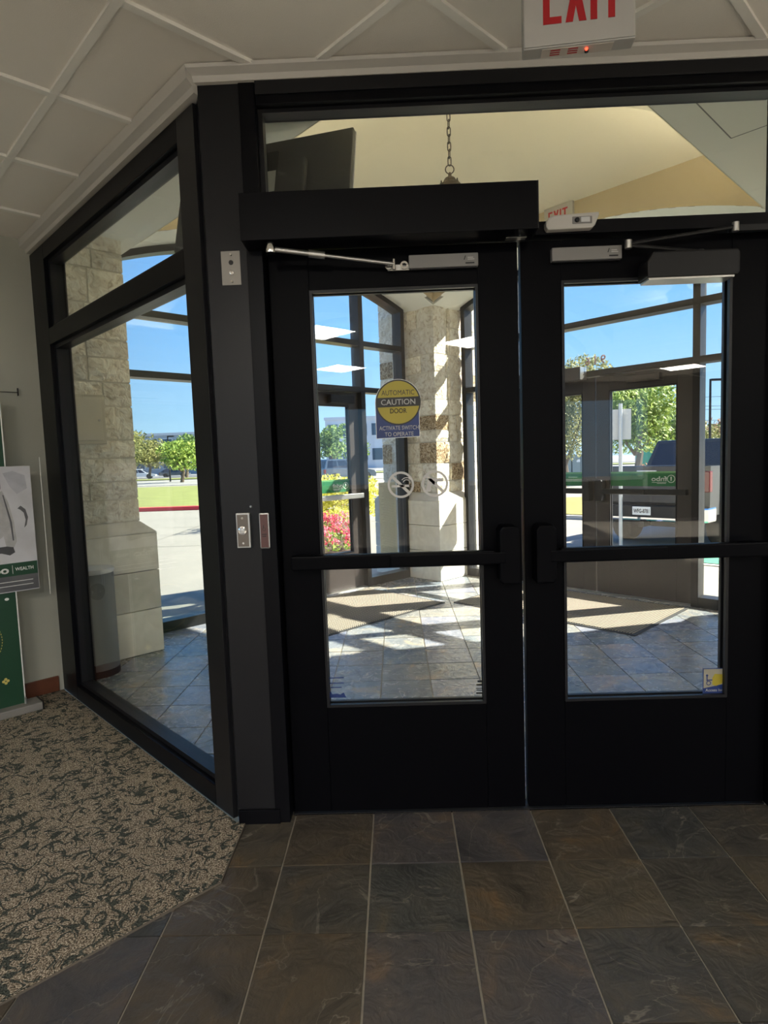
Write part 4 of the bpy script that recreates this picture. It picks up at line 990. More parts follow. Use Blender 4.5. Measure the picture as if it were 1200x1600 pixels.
# printed dotted circle and flower mark
cc_s, cc_z = s_r+.24, .44; q = MB()
for k in range(60):
    a = 2*PI*k/60; x = cc_s+.155*math.cos(a); zz = cc_z+.155*math.sin(a); t = Vector((-math.sin(a), math.cos(a)))
    p = Vector((x, zz)); nrm = Vector((math.cos(a), math.sin(a)))*.0018; tt = t*.0045
    q.prism_sz([tuple(p-tt-nrm), tuple(p+tt-nrm), tuple(p+tt+nrm), tuple(p-tt+nrm)], .0, .0006, FB)
obj('dotted_circle', q, GOLD, e)
q = MB()
for k in range(4):
    a = PI/2*k; q.prism_sz([(s_r+.085+.011*math.cos(a)+.008*math.cos(b), .20+.011*math.sin(a)+.008*math.sin(b)) for b in [2*PI*j/10 for j in range(10)]], .0, .0006+k*.0001, FB)
obj('flower_mark', q, GOLD, e)
obj('white_dot', MB().prism_sz([(s_r+.045+.011*math.cos(b), .665+.008*math.sin(b)) for b in [2*PI*j/14 for j in range(14)]], .0, .0006, FB), WHT, e)
FPp = Fr((-2.57+.7071*.17, 1.41-.7071*.17), (dB.x, dB.y), (R2, -R2))
sP = (-2.556+2.57-.7071*.17)/FPp.s.x
e = empty('poster', FPp(sP+.2, 0, .70), 'grey photographic poster with green title band in front of the green banner', 'poster')
PW, PZ0, PZ1 = .42, .705, 1.412
def pp_(x, zz): return (sP+x, zz)
obj('poster_sheet', MB().box((sP, 0, PZ0), (sP+PW, .003, PZ1), FPp), POSTW, e)
obj('green_band', MB().box((sP+.002, .003, .795), (sP+PW, .0036, .868), FPp), DGREEN, e)
obj('dark_band', MB().box((sP+.002, .003, .709), (sP+PW, .0036, .795), FPp), POSTD, e)
obj('white_rule', MB().box((sP+.03, .0036, .762), (sP+PW, .0040, .765), FPp).box((sP+.03, .0036, .738), (sP+PW, .0040, .741), FPp), WHT, e)
obj('white_rule', MB().box((sP+.128, .0036, .808), (sP+.130, .0040, .856), FPp), WHT, e)
rt = -FPp.s
text('lettering', 'WEALTH', FPp(sP+.070, .0042, .832), rt, UP, WHT, e, width=.092, height=.019, extrude=.0002, bold=.012)
text('lettering', 'fnbo', FPp(sP+.215, .0042, .834), rt, UP, WHT, e, width=.135, height=.045, extrude=.0002, bold=.03)
# shapes of the printed photograph: a sleeve, a forearm and soft background forms
PU = lambda px, py: pp_((57-px)*.0033, 1.412-(py-728)*.00372)
obj('printed_coat', MB().prism_sz([PU(-60, 762), PU(2, 770), PU(12, 764), PU(20, 782), PU(26, 812), PU(28, 842), PU(22, 852), PU(12, 850), PU(9, 832), PU(-4, 842), PU(-60, 846)], .003, .0036, FPp), mat('poster_light_grey', (.40, .395, .40), .4, var=.35, scale=22), e)
obj('printed_beard', MB().prism_sz([PU(-60, 738), PU(2, 740), PU(10, 748), PU(11, 760), PU(5, 772), PU(-4, 776), PU(-60, 766)], .0036, .0040, FPp), POSTM, e)
obj('printed_hand', MB().prism_sz([PU(12, 848), PU(22, 850), PU(24, 858), PU(16, 862), PU(4, 858), PU(-40, 856), PU(-40, 850)], .0036, .0040, FPp), mat('poster_shadow_grey', (.06, .06, .065), .4), e)
obj('printed_sleeve_fold', MB().prism_sz([PU(12, 770), PU(14, 771), PU(23, 812), PU(24, 840), PU(22, 840), PU(20, 812)], .0037, .0041, FPp), POSTD, e)
obj('printed_curve', MB().prism_sz([PU(33, 792), PU(38, 788), PU(45, 794), PU(48, 806), PU(45, 818), PU(41, 822), PU(44, 810), PU(42, 799), PU(37, 794)], .003, .0036, FPp), POSTD, e)
obj('printed_haze', MB().prism_sz([PU(15, 738), PU(30, 735), PU(48, 742), PU(50, 762), PU(34, 770), PU(24, 758)], .003, .0033, FPp), mat('poster_haze', (.40, .40, .45), .4, var=.3, scale=15), e)
obj('acrylic_edge', MB().box((sP-.055, -.001, .66), (sP-.052, .004, 1.46), FPp), mat('acrylic_edge_white', (.75, .76, .72), .2), e)
e = empty('wall_bracket', FWL(LWL-.18, 0, 1.83), 'thin dark metal bracket on the left wall above the banner', 'bracket')
obj('bracket_bar', MB().box((LWL-.66, .012, 1.845), (LWL-.168, .016, 1.849), FWL), BLACKP, e)
obj('bracket_end', MB().box((LWL-.171, .001, 1.828), (LWL-.167, .02, 1.872), FWL), BLACKP, e)

# ------------------------------------------------------------------ vinyl on the outer doors (outside face, so mirrored from in here)
def banner_on(F, s0, s1, par, side):
    a, b = min(s0, s1), max(s0, s1)
    d = -.0275
    obj('green_vinyl', MB().box((a, d-.0006, 1.05), (b, d, 1.185), F), GREEN, par)
    obj('pale_stripe', MB().box((a, d, 1.168), (b, d+.0004, 1.185), F), mat('vinyl_pale_green', (.14, .36, .14), .5), par)
    return d+.0006
for F, base in ((FXR, (d5, d6)), (FXL, (d3, d4))):
    da = banner_on(F, 1.195+.134, SM-.134, base[0], 0); banner_on(F, SM+.134, 2.985-.134, base[1], 0)
    # seen from inside, writing runs right to left
    rt = -F.s if F is FXR else F.s
    # the logo leaf and the small text leaf
    if F is FXR: lo_s, par, sm_s, par2, sg = SM+.134, d6, 1.33, d5, 1
    else: lo_s, par, sm_s, par2, sg = SM-.134, d3, 2.23, d4, -1
    edge = lo_s+sg*(.627 if sg > 0 else .62)
    cS = edge-sg*.075*(1) 
    if F is FXR:
        nameC, ringC = lo_s+.46, lo_s+.565
    else:
        nameC, ringC = 1.33+.17, 1.33+.06
        rt = F.s
    # text is laid out to be read from outside: its right vector points to the outside reader's right
    rt = -F.s if F is FXR else -F.s
    text('lettering', 'fnbo', F(nameC, da, 1.118), rt, UP, WHT, par, width=.14, height=.045, extrude=.0003, bold=.025)
    obj('printed_line', MB().box((nameC-.065, da, 1.083), (nameC+.065, da+.0004, 1.088), F).box((nameC-.02, da, 1.073), (nameC+.06, da+.0004, 1.078), F), WHT, par)
    obj('logo_ring', MB().ring(F(ringC, da, 1.117), F.s, UP, .036, .0065, .0004, 28), WHT, par)
    text('logo_figure', '1', F(ringC, da, 1.117), rt, UP, WHT, par, width=.012, height=.038, extrude=.0003, bold=.03)
    tc = (sm_s+.50) if F is FXR else sm_s+.4
    for z, w in ((1.135, .10), (1.112, .22), (1.098, .20)):
        obj('printed_line', MB().box((tc-w/2, da, z-.003), (tc+w/2, da+.0004, z+.003), F), WHT, par2)
for ch, s in (('9', 2.165), ('1', 2.085), ('6', 2.005)):
    text('street_digit', ch, FXR(s, -.006, 2.255), -FXR.s, UP, mat('vinyl_grey', (.42, .26, .27), .5), w4, height=.085, extrude=.0004, bold=.02)
# closer and operator on the outer doors
e = empty('door_operator', FXR(1.6, .1, 2.0), 'brown operator box over the outer door behind the right leaf', 'door operator')
obj('housing', MB().box((1.20, .05, 2.07), (2.02, .17, 2.19), FXR), EXTDOOR, e, bevel=.003)
obj('end_plate', MB().box((2.02, .05, 2.07), (2.025, .17, 2.19), FXR), STEEL, e, bevel=.001)
obj('end_screw', MB().lathe([(.008, 0), (.006, .004)], FXR(2.025, .11, 2.12), 10, FXR.s), BLK, e)
e = empty('door_closer', FXR(2.6, .1, 2.0), 'dark closer arm over the right leaf of the outer pair', 'door closer')
obj('closer_body', MB().box((2.42, .002, 2.0), (2.72, .06, 2.06), FXR), EXTDOOR, e, bevel=.004)
obj('closer_arm', MB().tube([FXR(2.5, .05, 2.07), FXR(2.2, .13, 2.09)], .008, 8), BLACKP, e); obj('closer_arm', MB().tube([FXR(2.2, .13, 2.09), FXR(2.75, .06, 2.12)], .008, 8), BLACKP, e)
e = empty('door_closer', FXL(1.6, .1, 2.0), 'grey closer at the top of the left outer door', 'door closer')
obj('closer_body', MB().box((1.30, .002, 1.975), (1.62, .065, 2.055), FXL), BRONZE_L, e, bevel=.004)
obj('closer_arm', MB().tube([FXL(1.5, .05, 2.065), FXL(1.85, .10, 2.075)], .008, 8), BRONZE_L, e); obj('closer_arm', MB().tube([FXL(1.85, .10, 2.075), FXL(1.3, .06, 2.10)], .008, 8), BRONZE_L, e)
# paper notice on the sidelight right of the back pillar
e = empty('paper_notice', FXR(.80, .0, .6), 'long tan paper notice on the sidelight right of the back pillar', 'notice')
obj('paper_sheet', MB().box((.66, .006, .62), (.98, .0075, 1.08), FXR), mat('tan_paper', (.66, .55, .38), .8), e)
q = MB()
for k in range(26): q.box((.70, .0075, .645+k*.016), (random.uniform(.86, .94), .0079, .651+k*.016), FXR)
obj('printed_lines', q, mat('faded_print', (.30, .24, .18), .8), e, kind='stuff')
e = empty('paper_notice', FXL(.80, .0, .6), 'long pale paper notice on the sidelight left of the back pillar', 'notice')
obj('paper_sheet', MB().box((.66, -.0075, .25), (.93, -.006, 1.12), FXL), mat('pale_paper', (.70, .68, .62), .8), e)
q = MB()
for k in range(44): q.box((.69, -.006, .28+k*.0185), (random.uniform(.85, .91), -.0056, .286+k*.0185), FXL)
obj('printed_lines', q, mat('faded_grey_print', (.50, .48, .43), .8), e, kind='stuff')

# ================================================================== OUTSIDE
GZ = -.30
def gh(x, y):
    """paving height: level at the building, then a gentle fall to the parking area"""
    d = (abs(x)+y-5.2)/math.sqrt(2)
    t = min(max((d-.6)/3.0, 0), 1)
    return -.02 + (GZ+.02)*(t*t*(3-2*t))
xs = [-200, -120, -70, -40, -25, -15]+[-10+i*.5 for i in range(41)]+[15, 25, 40, 70, 120, 200]
ys = [-40, -25, -15]+[-12+i*.5 for i in range(61)]+[22, 28, 36, 50, 75, 110, 170, 260]
vs = [(x, y, gh(x, y) if y > -3 else GZ) for y in ys for x in xs]
nx = len(xs); fs = []
for j in range(len(ys)-1):
    for i in range(nx-1):
        cx, cy = (xs[i]+xs[i+1])/2, (ys[j]+ys[j+1])/2
        if abs(cx) < 3.2-(max(0, cy-2.0)) and cy > .2 and cy < 5.0 and abs(cx)+cy < 4.7: continue
        if cy <= 1.2 and abs(cx) < 5.5 and cy > -9.5: continue
        fs.append((j*nx+i, j*nx+i+1, (j+1)*nx+i+1, (j+1)*nx+i))
me = MB(); me.add(vs, fs)
pav = obj('ground_pavement', me, CONC, kind='structure', label='pale concrete paving around the building', fix=False, base=(0, 0, 0))
# expansion joints in the apron
q = MB()
for (x0, y0, x1, y1) in ((-9, 14.5, 4, 14.5), (-12, 17.2, 3, 17.2), (4.2, 3.2, 8.2, 7.2), (6.2, 4.0, 3.0, 7.2), (-8, 10.5, -2.2, 10.5), (-6, 5, -6, 18)):
    a, b = Vector((x0, y0)), Vector((x1, y1)); d = (b-a).normalized(); n = Vector((-d.y, d.x))*.012; N = 12
    for i in range(N):
        p, r = a+(b-a)*i/N, a+(b-a)*(i+1)/N
        q.add([(*(p-n), gh(*p)+.004), (*(r-n), gh(*r)+.004), (*(r+n), gh(*r)+.004), (*(p+n), gh(*p)+.004)], [(0, 1, 2, 3)])
obj('paving_joint', q, mat('joint_dark', (.16, .15, .13), .9), pav, fix=False)
# left: drive, lawn with red kerb, road, far lawn, parking
lawn = empty('lawn_island', (-16, 36, GZ), 'green lawn with a red painted kerb seen through the left screen', 'lawn')
obj('grass', MB().box((-60, 21.31, GZ), (-2.5, 46, GZ+.13)), GRASS, lawn, kind='stuff')
obj('red_kerb', MB().box((-60, 21.0, GZ), (-2.5, 21.3, GZ+.15)), REDP, lawn, bevel=.02)
obj('road', MB().box((-90, 52.5, GZ), (40, 74, GZ+.03)), ROAD, kind='structure', label='pale road beyond the lawn')
obj('far_verge', MB().box((-90, 74, GZ), (30, 80, GZ+.15)), GRASS, kind='stuff', label='strip of grass beyond the road', cat='grass')
obj('parking_area', MB().box((-90, 90, GZ), (120, 150, GZ+.06)), ASPH, kind='structure', label='distant parking lot')
e = empty('lawn_island', (4.8, 16, GZ), 'dry yellow-green lawn patch beyond the outer double doors', 'lawn')
obj('grass', MB().prism([(1.0, 19.5), (3.0, 14.3), (4.9, 12.7), (6.3, 15.5), (6.3, 19.5)], GZ, GZ+.12), GRASSY, e, kind='stuff')
obj('kerb', MB().prism([(.9, 19.6), (2.9, 14.2), (4.9, 12.5), (6.45, 15.4), (6.45, 19.6)], GZ, GZ+.10), KERB, e, bevel=.01)
# green accessible bay paint
q = MB().prism([(3.7, 5.9), (4.4, 6.6), (9.0, 2.0), (8.3, 1.3)][::-1], GZ+.0, GZ+.004)
q = MB(); N = 16
def strip(mb, a, b, w, dz=.006):
    a, b = Vector(a), Vector(b); d = (b-a).normalized(); n = Vector((-d.y, d.x))*w/2
    for i in range(N):
        p, r = a+(b-a)*i/N, a+(b-a)*(i+1)/N
        mb.add([(*(p-n), gh(*(p-n))+dz), (*(r-n), gh(*(r-n))+dz), (*(r+n), gh(*(r+n))+dz), (*(p+n), gh(*(p+n))+dz)], [(0, 1, 2, 3)])
strip(q, (2.9, 8.4), (7.5, 3.8), .85, .012)
obj('green_bay_paint', q, GRPAINT, kind='structure', label='green painted bay marking on the paving beside the truck', fix=False)
q = MB()
for k in range(6): c0 = Vector((3.2+k*.75, 8.0-k*.75)); strip(q, (c0.x-.1, c0.y-.45), (c0.x+.35, c0.y+.4), .09, .018)
strip(q, (2.6, 7.9), (7.2, 3.3), .08, .018)
obj('white_bay_paint', q, WHPAINT, kind='structure', label='white stripes over the green bay paint', fix=False)

# vegetation
def leaves(mb, cen, rad, n, size, flat_=1.0, shell=.55):
    for _ in range(n):
        while True:
            d = Vector((random.uniform(-1, 1), random.uniform(-1, 1), random.uniform(-1, 1)))
            if .05 < d.length < 1: break
        d = d.normalized()*(shell+(1-shell)*random.random()**.5)
        p = Vector(cen)+Vector((d.x*rad[0], d.y*rad[1], d.z*rad[2]))
        a = Vector((random.uniform(-1, 1), random.uniform(-1, 1), random.uniform(-1, 1))).normalized(); b = a.orthogonal().normalized(); s = size*random.uniform(.6, 1.3)
        mb.add([p-a*s, p+b*s*.45, p+a*s, p-b*s*.45], [(0, 1, 2, 3)])
def tree(x, y, h, w, lab, lm, n=1500, leaf_=.16, seed=1, trunk=.28, group=None, z0=GZ):
    random.seed(seed)
    e = empty('tree', (x, y, z0), lab, 'tree', group)
    th_ = h*trunk; mb = MB().tube([(x, y, z0), (x+.05*w, y, z0+th_), (x-.03*w, y, z0+h*.7)], [.035*w+.03, .028*w+.02, .01], 8)
    for k in range(5):
        a = k*1.26+seed; mb.tube([(x, y, z0+th_*.95), (x+math.cos(a)*w*.3, y+math.sin(a)*w*.3, z0+h*.62)], [.015*w+.015, .006], 6)
    obj('trunk', mb, TRUNK, e, smooth=True)
    f = MB(); K = 18
    for k in range(K):
        a = random.uniform(0, 2*PI); r = random.uniform(0, .32)*w; zz = z0+th_+(h-th_)*random.uniform(.22, .80)
        rr = w*random.uniform(.18, .30)
        leaves(f, (x+r*math.cos(a), y+r*math.sin(a), zz), (rr, rr, rr*.8*(h-th_)/w if h > w else rr*.8), n//K, leaf_)
    obj('foliage', f, lm, e, kind='stuff', fix=False)
# left view
tree(-22.9, 62, 4.3, 5.2, 'bright green round tree on the far side of the lawn', LF[0], 2600, .20, 2)
tree(-33, 102, 6.6, 7, 'tree with olive leaves left of the bright green tree', LF[2], 1800, .30, 3)
tree(-25.5, 98, 6.0, 6.0, 'dusky green tree just left of the bright green tree', LF[1], 1600, .28, 4)
tree(-22.5, 112, 9.5, 9, 'tall dusky tree at the right edge of the left screen view', LF[1], 1800, .34, 5)
tree(-43, 97, 8.0, 9, 'broad olive tree behind the stone pillar edge', LF[2], 1600, .34, 6)
tree(-30.2, 85, 6.4, 5.6, 'dusky tree right of the bright green tree, before the grey building', LF[1], 3200, .2, 31, trunk=.34)
tree(-35.6, 85, 5.4, 5.6, 'yellowish tree between the pillar edge and the light pole', LF[2], 3200, .2, 32, trunk=.34)
def bush(x, y, z0, r, lab, lm, n, leaf_, seed, cat='shrub', nm='shrub', group=None):
    random.seed(seed); f = MB(); leaves(f, (x, y, z0+r[2]*.75), r, n, leaf_, shell=.7)
    e = empty(nm, (x, y, z0), lab, cat, group); obj('foliage', f, lm, e, kind='stuff', fix=False)
    obj('stems', MB().tube([(x, y, z0), (x, y, z0+r[2]*.8)], [.04, .02], 6), TRUNK, e)
bush(-18.5, 62, GZ+.1, (1.3, 1.0, .9), 'low rounded shrub at the right edge of the left screen view', LF[2], 700, .12, 8)
# left door view: flowers, hedge, van, building
random.seed(9)
bed = empty('flower_bed', (-2.6, 9.3, -.28), 'bed of red and pink flowers outside the left outer door', 'flower bed')
obj('bed_soil', MB().box((-3.3, 8.1, GZ-.05), (-1.15, 10.3, GZ+.12)), mat('soil', (.08, .05, .03), .95), bed)
f1, f2, f3 = MB(), MB(), MB()
for _ in range(330):
    x, y = random.uniform(-3.2, -1.25), random.uniform(8.2, 10.2); zt = GZ+.20+random.uniform(0, .16)+(y-8.2)*.14
    leaves(f1, (x, y, zt-.06), (.09, .09, .07), 10, .035); leaves(random.choice((f2, f2, f3)), (x, y, zt+.03), (.075, .075, .05), 12, .030)
obj('flower_leaves', f1, LF[0], bed, kind='stuff', fix=False); obj('red_flowers', f2, LF[4], bed, kind='stuff', fix=False); obj('pink_flowers', f3, LF[6], bed, kind='stuff', fix=False)
f = MB()
for _ in range(90): leaves(f, (random.uniform(-3.8, -1.3), random.uniform(10.4, 11.2), GZ+.30+random.uniform(0, .30)), (.14, .14, .12), 22, .035)
hb = empty('shrub', (-3, 10.8, GZ), 'low yellow-leaved shrub row behind the red flowers', 'shrub'); obj('foliage', f, LF[3], hb, kind='stuff', fix=False)
f = MB()
for _ in range(260): leaves(f, (random.uniform(-4.7, -1.0), random.uniform(13.0, 14.2), GZ+.35+random.uniform(0, .85)), (.24, .24, .2), 26, .06)
hb = empty('hedge', (-3.7, 13.6, GZ), 'clipped yellow-green hedge behind the flower bed', 'hedge'); obj('foliage', f, LF[3], hb, kind='stuff', fix=False)
tree(-7.3, 66, 6.0, 4.6, 'green tree above the minivan seen through the left outer door', LF[1], 2000, .22, 12)
tree(-4.3, 60, 4.6, 2.4, 'small green tree right of the minivan', LF[0], 900, .16, 13)
# right view
tree(12.8, 32.0, 5.5, 5.6, 'large leafy tree beyond the truck between the outer door leaves', LF[0], 12000, .13, 21)
tree(19.8, 44.0, 5.0, 4.2, 'leafy tree right of the largest tree behind the truck', LF[1], 6000, .14, 22)
tree(7.1, 26.0, 6.5, 4.8, 'tall olive tree seen through the left outer leaf of the right pair', LF[2], 14000, .09, 23, trunk=.08)
tree(27.0, 56.0, 3.9, 7, 'low brownish tree line behind the truck cab', LF[2], 2600, .28, 24)
tree(33, 62.0, 4.1, 7, 'reddish tree at the far right behind the truck', LF[5], 2200, .28, 25)
bush(11.6, 23.5, GZ, (2.6, 1.2, .75), 'red-brown shrub mass left of the truck cab', LF[5], 2200, .09, 26)

def building(nm, x0, x1, y, h, m, lab, cols, rows, depth=10):
    e = empty(nm, ((x0+x1)/2, y, GZ), lab, 'building')
    obj('wall', MB().box((x0, y, GZ), (x1, y+depth, GZ+h)), m, e)
    obj('parapet', MB().box((x0-.2, y-.2, GZ+h), (x1+.2, y+depth+.2, GZ+h+.5)), BLDGW, e)
    w = (x1-x0)/cols; hh = h/rows
    for i in range(cols):
        for j in range(rows):
            wd = obj('window', MB().box((x0+w*i+w*.12, y-.08, GZ+hh*j+hh*.3), (x0+w*(i+1)-w*.12, y, GZ+hh*j+hh*.85)), BLDGW, e)
            obj('pane', MB().box((x0+w*i+w*.16, y-.12, GZ+hh*j+hh*.34), (x0+w*(i+1)-w*.16, y-.08, GZ+hh*j+hh*.81)), BGLASS, wd)
building('office_building', -55, -28, 125, 8.2, BLDGG, 'long grey office building behind the trees on the left', 9, 2)
building('office_building', -14, 0.5, 120, 9.8, BLDGW, 'white building behind the minivan', 5, 2)

def lamp_post(x, y, h, lab, arm=1.0):
    e = empty('light_pole', (x, y, GZ), lab, 'light pole')
    obj('pole', MB().tube([(x, y, GZ), (x, y, GZ+h)], [.10, .07], 8), BRONZE_L, e); obj('lamp_head', MB().box((x, y-.15, GZ+h-.12), (x+arm, y+.15, GZ+h+.02)), BRONZE_L, e, bevel=.02)
lamp_post(-25.6, 66, 5.1, 'dark parking light pole above the bright green tree', .7)
lamp_post(20.9, 40, 6.3, 'dark light pole right of the outer doors against the sky', 1.3)
lamp_post(30.3, 72, 11.5, 'tall slim pole rising from the big tree', .6)
# overhead lines
e = empty('power_lines', (40, 70, 0), 'thin power lines crossing the sky at the right', 'power lines')
for z in (7.4, 6.3, 5.9, 4.6):
    obj('cable', MB().tube([(32, 75, z+.3), (42, 72, z), (60, 69, z+.4)], .022, 5), BLACKP, e)
for x in (32, 60): obj('support_pole', MB().tube([(x, 75 if x == 32 else 69, GZ), (x, 75 if x == 32 else 69, 8.4)], .12, 8), TRUNK, e)
# utility cabinets
for x, w, lab in ((10.9, 1.5, 'green-grey utility cabinet left of its pair on the lawn edge'), (12.5, 1.2, 'green-grey utility cabinet right of its pair')):
    y = 43.0; e = empty('utility_cabinet', (x+w/2, y, GZ), lab, 'cabinet')
    obj('cabinet_body', MB().box((x, y, GZ+.1), (x+w, y+1, GZ+1.55)), UTIL, e, bevel=.03)
    obj('cabinet_pad', MB().box((x-.2, y-.2, GZ), (x+w+.2, y+1.2, GZ+.1)), KERB, e)
    obj('door_seam', MB().box((x+w*.5-.01, y-.01, GZ+.2), (x+w*.5+.01, y, GZ+1.45)), BLK, e)
    obj('warning_label', MB().box((x+.3, y-.012, GZ+1.0), (x+.55, y-.002, GZ+1.2)), WHT, e)
e = empty('construction_screen', (21, 52, GZ), 'green mesh fence screen behind the shrubs left of the truck cab', 'fence')
obj('mesh_panel', MB().box((20.6, 52, GZ+.2), (23.2, 52.05, GZ+2.0)), mat('green_mesh', (.05, .33, .22), .7), e)
for x in (20.6, 23.2): obj('post', MB().tube([(x, 52.1, GZ), (x, 52.1, GZ+2.1)], .05, 8), GALV, e)
# traffic sign seen from behind
x, y = 3.38, 8.55
x, y = 3.27, 8.0
e = empty('street_sign', (x, y, gh(x, y)), 'blank grey back of a street sign on a steel post before the truck', 'sign')
obj('post', MB().tube([(x, y, gh(x, y)), (x, y, 2.16)], .030, 10), GALV, e, smooth=True)
tq = Fr((x, y), (.95, -.31), (-.31, -.95))
obj('sign_plate', MB().box((-.165, -.05, 1.57), (.165, -.045, 2.07), tq), SIGNBACK, e, bevel=.001)

# ------------------------------------------------------------------ vehicles
def wheel(par, p, ax, r, w, rimm=STEEL, T=None):
    p = Vector(p); ax = Vector(ax)
    e = obj('wheel', MB().lathe([(r*.62, -w/2), (r*.93, -w/2), (r, -w*.36), (r, w*.36), (r*.93, w/2), (r*.62, w/2)], p, 28, ax), TYRE, par, smooth=True)
    obj('rim', MB().lathe([(r*.64, -w*.42), (r*.60, w*.40), (r*.50, w*.30), (r*.12, w*.22), (.0, w*.24)], p, 24, ax), rimm, e, smooth=True)
    a = ax.orthogonal().normalized(); b = ax.cross(a); q = MB()
    for k in range(6):
        t = 2*PI*k/6; d = a*math.cos(t)+b*math.sin(t); n = ax.cross(d)*r*.06
        q.add([p+ax*w*.42+d*r*.10-n, p+ax*w*.42+d*r*.60-n, p+ax*w*.42+d*r*.60+n, p+ax*w*.42+d*r*.10+n, p+ax*w*.2+d*r*.10-n, p+ax*w*.2+d*r*.60-n, p+ax*w*.2+d*r*.60+n, p+ax*w*.2+d*r*.10+n],
              [(0, 1, 2, 3), (0, 1, 5, 4), (2, 3, 7, 6), (1, 2, 6, 5)])
    obj('spokes', q, CHROME, e)
def side_prof(pts, wheels, r, zlow):
    """body outline with wheel arches cut from the lower edge; pts top outline front to back"""
    low = []; 
    for c in wheels:
        for i in range(11):
            a = PI*i/10; low.append((c-r*math.cos(a), zlow+max(0, r*math.sin(a)*1.02)))
    return low
def truck(P0, h):
    f = Vector((math.sin(h), math.cos(h))); r = Vector((f.y, -f.x))
    T = lambda x, y, z: Vector((P0[0]+r.x*x+f.x*y, P0[1]+r.y*x+f.y*y, z+GZ))
    R3 = Vector((r.x, r.y, 0)); F3 = Vector((f.x, f.y, 0))
    e = empty('pickup_truck', T(0, 2.9, 0), 'dark grey pickup truck parked with its tailgate towards the doors', 'truck')
    W = 1.0; wr = .44; wc = (1.05, 4.75); zl = .60
    low = [(0, zl)]
    for c in wc: low += [(c-.52*math.cos(PI*i/10), zl-.08+.55*math.sin(PI*i/10)+(.08 if i in (0, 10) else 0)) for i in range(11)]
    low += [(5.75, zl), (5.85, .75), (5.82, 1.12), (5.6, 1.22), (4.25, 1.30), (3.9, 1.34), (.02, 1.40)]
    for sg in (-1, 1):
        n = len(low); xo, xi = sg*W, sg*(W-.12)
        mb = MB().add([T(xo, a, b) for a, b in low]+[T(xi, a, b) for a, b in low], [list(range(n)), list(range(n, 2*n))[::-1]]+[(i, (i+1) % n, n+(i+1) % n, n+i) for i in range(n)])
        obj('body_side', mb, CARD, e)
        for c in wc:
            q = MB()
            for i in range(12):
                a, b = PI*i/12, PI*(i+1)/12
                pa = [(c-k*math.cos(t), zl+k*math.sin(t)) for t in (a, b) for k in (.50, .60)]
                q.add([T(sg*W, *pa[0]), T(sg*W, *pa[1]), T(sg*W, *pa[3]), T(sg*W, *pa[2]), T(sg*(W+.05), *pa[0]), T(sg*(W+.03), *pa[1]), T(sg*(W+.03), *pa[3]), T(sg*(W+.05), *pa[2])],
                      [(4, 5, 7, 6) if 0 else (4, 5, 6, 7), (0, 1, 5, 4), (3, 2, 6, 7), (0, 3, 7, 4), (1, 2, 6, 5)])
            obj('wheel_flare', q, mat('flare_grey', (.09, .09, .095), .4), e)
            wheel(e, T(sg*.84, c, wr), R3*sg, wr, .27)
    obj('bed_floor', MB().box((-.88, .1, .72), (.88, 2.0, .80), T), BLACKP, e)
    obj('bonnet', MB().box((-.90, 4.15, 1.0), (.90, 5.75, 1.26), T), CARD, e, bevel=.05)
    obj('front_panel', MB().box((-.95, 5.70, .60), (.95, 5.88, 1.16), T), CARD, e, bevel=.05)
    obj('underbody', MB().box((-.55, .3, .36), (.55, 5.4, .52), T), BLACKP, e)
    # cab: tapered greenhouse
    def hull(z0, z1, b0, t0, w0, w1, m, nm, par):
        v = [T(-w0, b0[0], z0), T(w0, b0[0], z0), T(w0, b0[1], z0), T(-w0, b0[1], z0), T(-w1, t0[0], z1), T(w1, t0[0], z1), T(w1, t0[1], z1), T(-w1, t0[1], z1)]
        return obj(nm, MB().add(v, [(0, 3, 2, 1), (4, 5, 6, 7), (0, 1, 5, 4), (1, 2, 6, 5), (2, 3, 7, 6), (3, 0, 4, 7)]), m, par, bevel=.03)
    cab = hull(1.30, 1.86, (1.98, 4.35), (2.12, 3.75), .96, .76, CARD, 'cab', e)
    # glass, slightly proud of the cab
    def quad(nm, pts, m=CARGL):
        o_ = [T(*p) for p in pts]; nrm = (o_[1]-o_[0]).cross(o_[2]-o_[0]).normalized(); 
        cen = sum(o_, Vector())/4; 
        if nrm.dot(cen-T(0, 3, 1.5)) < 0: nrm = -nrm
        mb = MB().add([p+nrm*.002 for p in o_]+[p+nrm*.010 for p in o_], [(0, 1, 2, 3), (4, 5, 6, 7), (0, 1, 5, 4), (1, 2, 6, 5), (2, 3, 7, 6), (3, 0, 4, 7)])
        obj(nm, mb, m, cab)
    quad('rear_window', [(-.84, 2.005, 1.38), (.84, 2.005, 1.38), (.71, 2.105, 1.80), (-.71, 2.105, 1.80)])
    quad('windscreen', [(-.86, 4.27, 1.36), (.86, 4.27, 1.36), (.70, 3.80, 1.80), (-.70, 3.80, 1.80)])
    for sg in (-1, 1):
        quad('side_window', [(sg*.935, 2.12, 1.38), (sg*.935, 3.02, 1.38), (sg*.79, 2.98, 1.80), (sg*.79, 2.22, 1.80)]); quad('side_window', [(sg*.935, 3.10, 1.38), (sg*.935, 4.15, 1.38), (sg*.79, 3.70, 1.80), (sg*.79, 3.06, 1.80)])
        obj('side_mirror', MB().box((sg*1.0 if sg > 0 else -1.22, 3.95, 1.30), (1.22 if sg > 0 else -1.0, 4.07, 1.52), T), CARD, e, bevel=.03)
        obj('tail_light', MB().box((min(sg*.86, sg*1.005), -.015, .98), (max(sg*.86, sg*1.005), .10, 1.32), T), TAILL, e, bevel=.015)
        obj('door_line', MB().box((min(sg*1.0, sg*1.003), 3.04, .62), (max(sg*1.0, sg*1.003), 3.055, 1.30), T), BLK, e)
    tg = obj('tailgate', MB().box((-.86, -.02, .78), (.86, .06, 1.42), T), CARD, e, bevel=.02)
